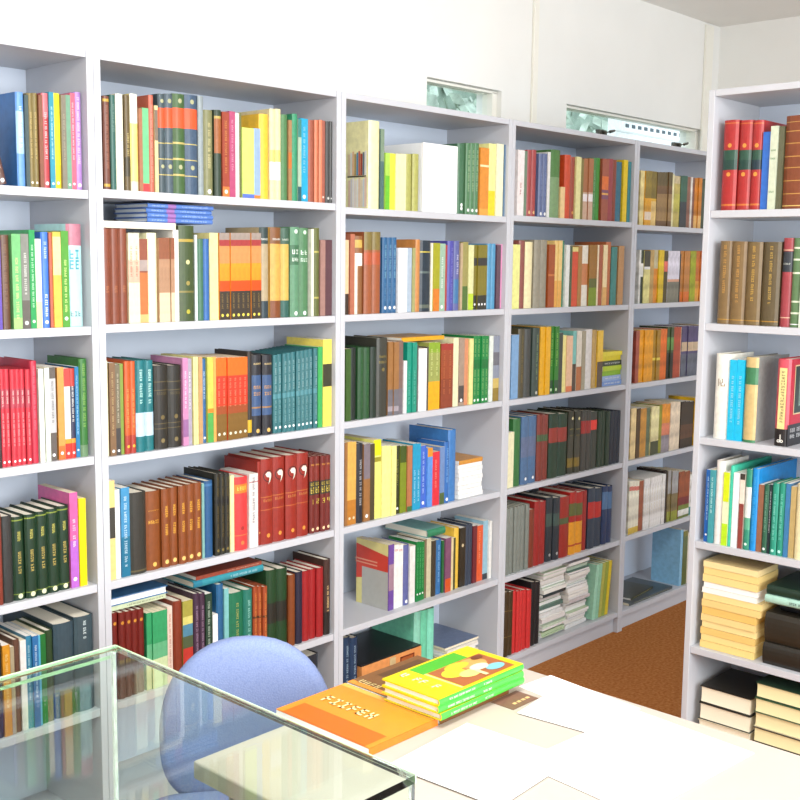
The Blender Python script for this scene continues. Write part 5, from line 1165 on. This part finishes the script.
# white "db" mark on the black foot
m = MB(); wm = mat('f8f8f0', .4, vary=.02)
def ring(cx, cz, r0, r1):
    for i in range(16):
        a, b_ = i * PI / 8, (i + 1) * PI / 8
        m.face([(cx + r1 * math.cos(a), -.0011, cz + r1 * math.sin(a)), (cx + r0 * math.cos(a), -.0011, cz + r0 * math.sin(a)), (cx + r0 * math.cos(b_), -.0011, cz + r0 * math.sin(b_)), (cx + r1 * math.cos(b_), -.0011, cz + r1 * math.sin(b_))][::-1], wm)
ring(-.0045, h0 * .06, .002, .0042); ring(.0045, h0 * .06, .002, .0042)
for xa in (-.0011, .0005): m.face([(xa, -.0012, h0 * .045), (xa + .0014, -.0012, h0 * .045), (xa + .0014, -.0012, h0 * .135), (xa, -.0012, h0 * .135)], wm)
m.build('publisher_mark', o)
o['label'] = 'red hardback with black foot and cream spine label, angled cover, third shelf, right-hand bookcase'
o = book_at('F', 3, 3); o['label'] = 'tan hardback with green label and grey boards, third shelf, right-hand bookcase'
o = book_at('F', 1, 6); o['label'] = 'very thick brown leather volume with gold bands, top shelf, right-hand bookcase'

# ------------------------------------------------------------------ bookcases
MW = mat('d4d6dc', .45, g=.8, vary=.012, scale=8, key='melamine')
def bookcase(c, label):
    t = 0.018; W = 0.8; D = 0.28; H = 1.973
    root = empty('bookcase')
    if c == 'F': root.matrix_world = Matrix.Translation((FX, FY0 + .012, 0)) @ Matrix.Rotation(-PI / 2, 4, 'Z')
    else: root.location = (CASES[c][0], 0, 0)
    for x in (0.0005, W - t - 0.0005):
        b = MB(); b.box(x, x + t, 0, D, 0, H, MW); b.build('side_panel', root, bevel=.0012)
    b = MB(); b.box(t + .001, W - t - .001, 0.001, D, H - t, H - .0002, MW); b.build('top_panel', root, bevel=.0012)
    for k in range(1, 7):
        z = SHELF[c + str(k)]
        b = MB(); b.box(t + .001, W - t - .001, .003, D - .008, z - .02, z, MW); b.build('shelf', root, bevel=.0012)
    b = MB(); b.box(t + .001, W - t - .001, .02, .036, 0, SHELF[c + '6'] - .0205, MW); b.build('plinth', root)
    b = MB(); b.box(t + .001, W - t - .001, D - .007, D - .001, SHELF[c + '6'] - .02, H - t - .0005, mat('dde6f4', .5, g=.88, vary=.01, scale=8, key='back')); b.build('back_panel', root)
    tag(root, label, 'bookcase', 'white bookcases')
bookcase('A', 'white bookcase at the left edge, behind the glass display case')
bookcase('B', 'white bookcase behind the blue chair')
bookcase('C', 'white bookcase behind the table with green picture books')
bookcase('D', 'white bookcase with magazine piles on its bottom shelf')
bookcase('E', 'white bookcase in the far corner with a near-empty bottom shelf')
bookcase('F', 'white bookcase standing across the aisle, turned towards the chair')

# ------------------------------------------------------------------ room
def struct(name, mb, **kw):
    o = mb.build(name, **kw); o['kind'] = 'structure'; return o
WALLM = mat('f4f3ee', .8, g=.86, vary=.015, scale=5, key='wall')
X0, X1, Y0, YB = -3.2, 3.6, -4.2, .30
CEIL = 2.62
# carpet
cm = bpy.data.materials.new('carpet'); cm.use_nodes = True; nt = cm.node_tree; b = nt.nodes['Principled BSDF']
b.inputs['Roughness'].default_value = .95; b.inputs['Specular IOR Level'].default_value = .05
tc = nt.nodes.new('ShaderNodeTexCoord'); n1 = nt.nodes.new('ShaderNodeTexNoise'); n1.inputs['Scale'].default_value = 90; n1.inputs['Detail'].default_value = 6
nt.links.new(tc.outputs['Object'], n1.inputs['Vector']); rp = nt.nodes.new('ShaderNodeValToRGB')
rp.color_ramp.elements[0].position = .35; rp.color_ramp.elements[1].position = .68
rp.color_ramp.elements[0].color = rgb('a86a3a', .85) + (1,); rp.color_ramp.elements[1].color = rgb('c48a56', .85) + (1,)
nt.links.new(n1.outputs['Fac'], rp.inputs['Fac']); nt.links.new(rp.outputs['Color'], b.inputs['Base Color'])
bp = nt.nodes.new('ShaderNodeBump'); bp.inputs['Strength'].default_value = .5; bp.inputs['Distance'].default_value = .004
nt.links.new(n1.outputs['Fac'], bp.inputs['Height']); nt.links.new(bp.outputs['Normal'], b.inputs['Normal'])
m = MB(); m.box(X0, X1, Y0, YB + .12, -.05, 0, cm); struct('floor', m)
m = MB(); m.box(X0, X1, Y0, YB + .12, CEIL, CEIL + .05, WALLM); struct('ceiling', m)
# back wall with transom window openings
WZ0, WZ1 = 1.95, 2.125
op = [(1.5, 1.92), (2.345, 3.47)]
m = MB(); m.box(X0, X1, YB, YB + .12, 0, WZ0, WALLM); m.box(X0, X1, YB, YB + .12, WZ1 + .005, CEIL, WALLM)
xs = [X0] + [q for a in op for q in a] + [X1]
for i in range(0, len(xs), 2): m.box(xs[i], xs[i + 1], YB, YB + .12, WZ0, WZ1 + .005, WALLM)
struct('wall_back', m)
m = MB(); m.box(X1, X1 + .1, Y0, YB + .12, 0, CEIL, WALLM); struct('wall_right', m)
m = MB(); m.box(X0 - .1, X0, Y0, YB + .12, 0, CEIL, WALLM); struct('wall_left', m)  # unseen wall, added to keep side skylight off the right-hand case
FRM = mat('f6f3e8', .4, g=.86, vary=.01, key='frame')
GL = bpy.data.materials.new('clear_glass'); GL.use_nodes = True; b = GL.node_tree.nodes['Principled BSDF']
b.inputs['Transmission Weight'].default_value = 1; b.inputs['Roughness'].default_value = 0; b.inputs['IOR'].default_value = 1.05; b.inputs['Base Color'].default_value = (.97, 1, .98, 1)
for i, (a, e) in enumerate(op):
    m = MB(); fw = .028
    for q in ((a, e, WZ0, WZ0 + .085), (a, e, WZ1 - .006, WZ1 + .004), (a, a + fw * .5, WZ0, WZ1), (e - fw, e, WZ0, WZ1)):
        m.box(q[0], q[1], YB + .02, YB + .07, q[2], q[3], FRM)
    w_ = struct(f'window_{i + 1}', m, bevel=.002)
    m = MB(); m.box(a + .015, e - .03, YB + .044, YB + .048, WZ0 + .086, WZ1 - .008, GL); m.build('pane', w_)
m = MB(); m.box(2.10, 2.13, YB - .012, YB - .0005, WZ0, CEIL - .01, FRM); struct('trim_1', m, bevel=.002)
m = MB(); m.box(3.45, 3.52, YB - .012, YB - .0005, WZ0, CEIL - .01, FRM); struct('trim_2', m, bevel=.002)
HM = mat('6a6a62', .35, metal=.4)
for x, lb_ in ((2.586, 'grey window latch on the frame above the magazine-pile bookcase'), (3.21, 'grey window latch on the frame above the far corner bookcase')):
    r_ = empty('window_latch', (x, YB - .004, 2.036))
    m = MB(); m.box(-.03, .03, -.016, .003, -.012, .012, HM); m.build('latch_plate', r_, bevel=.003)
    m = MB(); m.tube([(0, -.012, 0), (0, -.03, 0), (.02, -.036, .004), (.055, -.036, .012)], [.007, .007, .0065, .005], HM); m.build('latch_handle', r_, smooth=True)
    tag(r_, lb_, 'latch', 'window latches')
# outside: white awning with a row of slots, and a leafy hedge
AW = empty('awning', (3.86, .8, 1.98))
m = MB(); m.box(-.40, .6, -.02, .02, -.06, .175, mat('fafafa', .5, g=.95)); m.build('panel', AW)
m = MB(); m.box(-.40, .6, -.06, .02, .176, .255, mat('f4f4f2', .5, g=.95)); hd = m.build('head_rail', AW, bevel=.004)
m = MB()
for i in range(15): m.box(-.36 + i * .06, -.33 + i * .06, -.063, -.0605, .195, .212, mat('4a5a60', .5))
m.build('slot_row', AW)
tag(AW, 'white awning with a row of dark slots outside the transom window', 'awning')
HG = mat('c0ccbc', .9, g=.9, vary=.35, scale=9, key='leaf')
rl = random.Random(2); m = MB()
for i in range(2600):
    p = Vector((rl.uniform(1.2, 11.5), 4.2 + rl.uniform(-.4, .4), rl.uniform(1.2, 3.35)))
    n_ = Vector((rl.uniform(-1, 1), rl.uniform(-1, -.1), rl.uniform(-.4, 1))).normalized(); u_ = n_.orthogonal().normalized() * rl.uniform(.05, .13); v_ = n_.cross(u_)
    m.face([p - u_, p + v_ * .5, p + u_, p - v_ * .5], HG)
m.box(1.0, 11.7, 4.4, 4.9, 0, 3.2, mat('a8b8a8', .9, vary=.3, scale=5, key='core'))
hg = m.build('hedge'); tag(hg, 'tall leafy hedge seen through the transom windows', 'hedge')
m = MB(); m.box(-12, 14, YB + .13, 12, -.06, -.02, mat('8a9470', .9)); gd = m.build('ground'); gd['kind'] = 'structure'

# ------------------------------------------------------------------ glass display case
GG = bpy.data.materials.new('green_tinted_glass'); GG.use_nodes = True; nt = GG.node_tree; b = nt.nodes['Principled BSDF']
b.inputs['Transmission Weight'].default_value = 1; b.inputs['Roughness'].default_value = 0.0; b.inputs['IOR'].default_value = 1.2
b.inputs['Base Color'].default_value = (.90, .975, .93, 1)
GE = mat('c4e4bc', .3, g=1.0, vary=.05, key='edge')
DC = empty('display_case', (-1.0, -1.2, 0))
zt = .90; zb = .52; x0, x1, y0, y1 = -.42, .47, -.30, .33
WM = mat('eef0ee', .5, g=.85, vary=.02, key='white_base')
m = MB(); m.box(x0, x1, y0, y1, .06, zb, WM); m.build('base_cabinet', DC, bevel=.004)
m = MB(); m.box(x0 + .03, x1 - .03, y0 + .03, y1 - .03, 0, .06, mat('5a5a5a', .6)); m.build('plinth', DC)
e = .006
for q, nm in (((x0, x1, y1 - e, y1), 'back_pane'), ((x1 - e, x1, y0, y1 - e - .0005), 'side_pane'), ((x0, x0 + e, y0, y1 - e - .0005), 'side_pane'), ((x0 + e + .0005, x1 - e - .0005, y0, y0 + e), 'front_pane')):
    m = MB(); m.box(q[0], q[1], q[2], q[3], zb + .0005, zt - .0105, GG); m.build(nm, DC)
m = MB(); m.box(x0, x1, y0, y1, zt - .01, zt, GG); tp = m.build('top_pane', DC)
m = MB()   # ground, pale green edges of the top pane
for q in ((x0 - .0015, x1 + .0015, y1 + .0003, y1 + .002), (x1 + .0003, x1 + .002, y0, y1)): m.box(q[0], q[1], q[2], q[3], zt - .0105, zt + .0008, GE)
m.build('ground_edge', tp)
m = MB()
m.box(x0 - .0015, x1 + .0015, y1 + .0003, y1 + .002, zt - .024, zt - .019, GE)
m.build('lower_edge', tp)
m = MB(); m.box(x1 - .012, x1 - e - .0004, y1 - .012, y1 - e - .0004, zb + .001, zt - .011, mat('e8f0e8', .3, g=.9)); m.build('corner_strip', DC)
tag(DC, 'glass display case with white base and greenish edges beside the blue chair', 'display case')

# ------------------------------------------------------------------ table with picture books
TB = empty('table', (.0, -1.0, 0))
TM = mat('c8beb4', .4, g=.8, vary=.015, scale=6, key='table')
tx0, tx1, ty0, ty1 = -.50, .168, -1.0, -.03
m = MB(); m.box(tx0, tx1, ty0, ty1, .722, .75, TM); m.build('table_top', TB, bevel=.003)
LM = mat('a8acb0', .35, metal=.3)
for x in (tx0 + .05, tx1 - .05):
    for y in (ty0 + .05, ty1 - .05):
        m = MB(); m.tube([(x, y, 0), (x, y, .72)], .018, LM, 14); m.build('leg', TB, smooth=True)
m = MB(); m.box(tx0 + .05, tx1 - .05, ty1 - .06, ty1 - .04, .66, .7215, LM); m.build('apron', TB)
tag(TB, 'white table carrying picture books and papers in front of the shelves', 'table')
def table_book(cx, cy, z, lx, ly, th, hx, label, spine='B.0-1:58d050', polys=None, letter=None, hard=True, group='picture books on the table', turn=0.0, pages='fdfdf8'):
    global seedn
    seedn += 1
    o = empty('picture_book')
    o.matrix_world = Matrix.Translation((cx, cy, z + th / 2)) @ Matrix.Rotation(turn, 4, 'Z') @ Matrix.Translation((-lx / 2, -ly / 2, 0)) @ Matrix.Rotation(PI / 2, 4, 'Y')
    make_book(o, th, lx, ly, hard, hx, spine, pages=pages, seed=seedn)
    if polys: side_print(o, th, -1, polys)
    if letter: 
        m = MB(); rr = random.Random(seedn); x = -th / 2 - .0016
        for (lz, ya, yb, hgt_, hx2) in letter:       # a line of letters reading along -y
            y = yb; 
            while y - hgt_ * .8 > ya:
                if rr.random() > .14:
                    for a0, b0, a1, b1 in glyph(rr):
                        P = [(x, y - a0 * hgt_ * .72, lz - b0 * hgt_), (x, y - a1 * hgt_ * .72, lz - b0 * hgt_), (x, y - a1 * hgt_ * .72, lz - b1 * hgt_), (x, y - a0 * hgt_ * .72, lz - b1 * hgt_)]
                        m.face(P, mat(hx2, .4, vary=.02))
                y -= hgt_ * .85
        m.build('cover_lettering', o)
    tag(o, label, 'book', group)
    return z + th
def ell(cy, cz, ry, rz, n=14): return [(cy + ry * math.cos(i * 2 * PI / n), cz + rz * math.sin(i * 2 * PI / n)) for i in range(n)]
lx, ly = .225, .128
pic = [('ecd408', rect(0, ly, 0, lx)), ('50b830', rect(ly * .70, ly * .96, lx * .27, lx * .80)), ('f8f4a0', rect(ly * .05, ly * .70, lx * .28, lx * .30)), ('b06838', rect(ly * .06, ly * .69, lx * .31, lx * .93)),
       ('d8a860', ell(ly * .5, lx * .72, .022, .03)), ('f0d838', ell(ly * .45, lx * .46, .018, .026)), ('f4e888', ell(ly * .30, lx * .55, .014, .024)), ('f0c838', ell(ly * .58, lx * .58, .013, .03)),
       ('88c8d8', ell(ly * .22, lx * .8, .012, .022)), ('e8e4c8', ell(ly * .36, lx * .7, .012, .022)), ('7a4020', ell(ly * .60, lx * .84, .008, .014)), ('f8e8b0', rect(ly * .1, ly * .3, lx * .60, lx * .64))]
z0 = .7504
z = table_book(-.045, -1.095, z0, .185, .215, .014, '8a6038', 'brown picture book lying partly under the green picture books', 'B.0-1:7a5028', polys=[('8a6038', rect(0, .215, 0, .185)), ('f0a040', rect(0, .215, .0, .014)), ('6a4828', rect(.01, .2, .06, .17))], letter=[(.025, .10, .2, .015, 'f8e0a0')], hard=False)
z += .0006
z = table_book(-.040, -1.154, z, lx, ly, .0125, 'f0e030', 'yellow and green picture book, lowest of the stack of three', 'B.0-1:50cc48 T.1-.4:e8ffe0 T.5-.6:e8ffe0', turn=.01)
z = table_book(-.043, -1.153, z, lx, ly, .0125, 'f0e030', 'yellow and green picture book, middle of the stack of three', 'B.0-1:50c848 T.1-.4:e8ffe0 T.5-.6:e8ffe0', turn=-.012)
z = table_book(-.043, -1.153, z, lx, ly, .0125, 'f8e820', 'yellow and green picture book with pictured cover, top of the stack', 'B.0-1:50c848 T.1-.4:e8ffe0 T.5-.6:e8ffe0', polys=pic, letter=[(lx * .20, ly * .12, ly * .9, .017, 'fefce0')])
table_book(-.222, -1.095, z0, .16, .215, .013, 'f09030', 'orange picture book with pale lettering beside the brown picture book', 'B.0-1:e88020', polys=[('f09830', rect(0, .215, 0, .16)), ('f8c060', rect(.0, .215, .148, .16)), ('e07018', rect(.01, .2, .0, .05))], letter=[(.1, .06, .19, .024, 'fff0b0')], hard=False)
# papers at the right end of the table
PW = mat('fdfcfa', .7, g=.95, vary=.01, key='paper')
for i, (cx, cy, lx_, ly_, tn, lb_) in enumerate(((.118, -1.30, .085, .2, -.1, 'white paper sheet on the table beside the green picture books'), (-.02, -1.50, .3, .22, -.08, 'large white paper sheet lying nearest the front of the table'), (.045, -1.33, .1, .14, .12, 'small white paper sheet between the brown leaflet and the large sheet'), (-.2, -1.34, .2, .2, .06, 'white paper sheet lying in front of the orange picture book'))):
    o = empty('paper_sheet', (cx, cy, .7503 + .0008 * i), tn)
    m = MB(); m.box(-lx_ / 2, lx_ / 2, -ly_ / 2, ly_ / 2, 0, .0008, PW); m.build('sheet', o)
    tag(o, lb_, 'paper', 'papers on the table')
o = empty('leaflet', (.055, -1.232, .7503), .0)
m = MB(); m.box(-.06, .012, -.02, .028, 0, .0006, mat('8a6858', .5)); m.build('sheet', o)
m = MB()
for i in range(4): m.box(-.04 + i * .012, -.032 + i * .012, -.008, -.002, .0007, .0009, mat('f0c890', .5))
m.build('lettering', o); tag(o, 'brown leaflet with pale lettering beside the green picture books', 'leaflet')

# ------------------------------------------------------------------ blue chair
FB = bpy.data.materials.new('blue_fabric'); FB.use_nodes = True; nt = FB.node_tree; b = nt.nodes['Principled BSDF']
b.inputs['Roughness'].default_value = .9; b.inputs['Specular IOR Level'].default_value = .1
tc = nt.nodes.new('ShaderNodeTexCoord'); vn = nt.nodes.new('ShaderNodeTexVoronoi'); vn.inputs['Scale'].default_value = 320
nt.links.new(tc.outputs['Object'], vn.inputs['Vector']); rp = nt.nodes.new('ShaderNodeValToRGB')
rp.color_ramp.elements[0].color = rgb('a4b4dc', .72) + (1,); rp.color_ramp.elements[1].color = rgb('8ea0d0', .72) + (1,)
nt.links.new(vn.outputs['Distance'], rp.inputs['Fac']); nt.links.new(rp.outputs['Color'], b.inputs['Base Color'])
bp = nt.nodes.new('ShaderNodeBump'); bp.inputs['Strength'].default_value = .4; bp.inputs['Distance'].default_value = .001
nt.links.new(vn.outputs['Distance'], bp.inputs['Height']); nt.links.new(bp.outputs['Normal'], b.inputs['Normal'])
BP = mat('3a3c40', .5)
CH = empty('office_chair', (-.125, -.70, 0), math.radians(-41))     # local -y looks at the camera
def pad(outline, y0, y1, m, name, bow=0.0, smooth=True):
    n = len(outline); cx = sum(p[0] for p in outline) / n; cz = sum(p[1] for p in outline) / n; rings = []
    for t in (0, .15, .35, .65, .85, 1):
        k = 1 - .10 * abs(2 * t - 1) ** 4
        rings.append([(cx + (x - cx) * k, y0 + (y1 - y0) * t + bow * ((x - cx) / .2) ** 2, cz + (zz_ - cz) * k) for x, zz_ in outline])
    for t, k in ((1, .55),): rings.append([(cx + (x - cx) * k, y1 + .006 + bow * ((x - cx) * k / .2) ** 2, cz + (zz_ - cz) * k) for x, zz_ in outline])
    rings.insert(0, [(cx + (x - cx) * .55, y0 - .008 + bow * ((x - cx) * .55 / .2) ** 2, cz + (zz_ - cz) * .55) for x, zz_ in outline])
    mb_ = MB(); mb_.grid(rings, m); return mb_.build(name, CH, smooth=smooth)
ztop = .775; a_, b_ = .168, .19
N = 44; outl = []
for i in range(N):
    t = 2 * PI * i / N; c_, s_ = math.cos(t), math.sin(t)
    if s_ >= 0: outl.append((a_ * math.copysign(abs(c_) ** .9, c_), ztop - b_ + b_ * abs(s_) ** .95))
    else: outl.append((a_ * math.copysign(abs(c_) ** .6, c_), ztop - b_ - .15 * abs(s_) ** .7))
pad(outl[::-1], -.03, .02, FB, 'backrest', bow=-.012)
pad([(x * .93, ztop - b_ + (z_ - ztop + b_) * .93) for x, z_ in outl][::-1], .029, .04, BP, 'back_shell', bow=-.012)
m = MB(); rings = []
for t, k in ((0, .82), (.15, .96), (.5, 1), (.8, .96), (1, .8)):
    rings.append([(.215 * k * math.copysign(abs(math.cos(q)) ** .5, math.cos(q)), -.21 + .2 * k * math.copysign(abs(math.sin(q)) ** .5, math.sin(q)), .42 + .06 * t) for q in [2 * PI * i / 36 for i in range(36)]])
m.grid(rings, FB); m.build('seat', CH, smooth=True)
m = MB(); m.tube([(0, -.12, .405), (0, .03, .405), (0, .068, .45), (0, .062, .56)], [.018, .018, .018, .016], BP); m.build('back_bracket', CH, smooth=True)
m = MB(); m.tube([(0, -.2, .11), (0, -.2, .26), (0, -.2, .261), (0, -.2, .415)], [.028, .028, .018, .018], BP, 16); m.build('gas_column', CH, smooth=True)
for i in range(5):
    t = 2 * PI * i / 5 + .3; dx, dy = math.cos(t), math.sin(t)
    m = MB(); m.tube([(dx * .03, -.2 + dy * .03, .115), (dx * .14, -.2 + dy * .14, .10), (dx * .25, -.2 + dy * .25, .075)], [.024, .02, .014], BP); lg = m.build('base_leg', CH, smooth=True)
    m = MB(); cx_, cy_ = dx * .25, -.2 + dy * .25
    m.tube([(cx_ - dy * .02, cy_ + dx * .02, .027), (cx_ + dy * .02, cy_ - dx * .02, .027)], .027, mat('222224', .5), 16); m.tube([(cx_, cy_, .04), (cx_, cy_, .07)], .008, BP, 8); m.build('caster', lg, smooth=False)
tag(CH, 'blue fabric office chair with rounded back between glass case and table', 'chair')

# ------------------------------------------------------------------ light
w = bpy.data.worlds.new('daylight'); bpy.context.scene.world = w; w.use_nodes = True
bg = w.node_tree.nodes['Background']; bg.inputs['Color'].default_value = (.76, .88, 1.0, 1); bg.inputs['Strength'].default_value = 1.65
def area(name, loc, target, sx, sy, power, col):
    l = bpy.data.lights.new(name, 'AREA'); l.shape = 'RECTANGLE'; l.size = sx; l.size_y = sy; l.energy = power; l.color = col
    o = bpy.data.objects.new(name, l); C.objects.link(o); o.location = loc
    o.rotation_euler = (Vector(target) - Vector(loc)).to_track_quat('-Z', 'Y').to_euler(); return o
area('window_daylight', (-.45, -3.95, 1.75), (.1, .1, 1.1), 2.4, 1.5, 82, (1.0, .985, .95))
area('ceiling_lamp_light', (-.6, -1.7, 2.52), (-.6, -1.2, 0), 1.3, .5, 34, (1, .98, .94))  # fill light added below the ceiling, no lamp fitting there

# ------------------------------------------------------------------ camera
cam = bpy.data.cameras.new('camera'); co = bpy.data.objects.new('camera', cam); C.objects.link(co)
yaw, pitch, roll, f = .8246, -.1251, .0121, 1115.9188
cy_, sy_ = math.cos(yaw), math.sin(yaw)
fw = Vector((sy_ * math.cos(pitch), cy_ * math.cos(pitch), math.sin(pitch)))
r0 = Vector((cy_, -sy_, 0)); u0 = r0.cross(fw)
r = math.cos(roll) * r0 + math.sin(roll) * u0; u = -math.sin(roll) * r0 + math.cos(roll) * u0
M = Matrix.Identity(4)
for i in range(3): M[i][0], M[i][1], M[i][2] = r[i], u[i], -fw[i]
M.translation = Vector((-1.4628, -2.3309, 1.502)); co.matrix_world = M
cam.sensor_width = 36; cam.lens = 36 * f / 800; cam.clip_start = .02
sc = bpy.context.scene; sc.camera = co
sc.view_settings.view_transform = 'Standard'; sc.view_settings.look = 'None'; sc.view_settings.gamma = 1; sc.view_settings.use_curve_mapping = False
sc.view_settings.exposure = 0.64
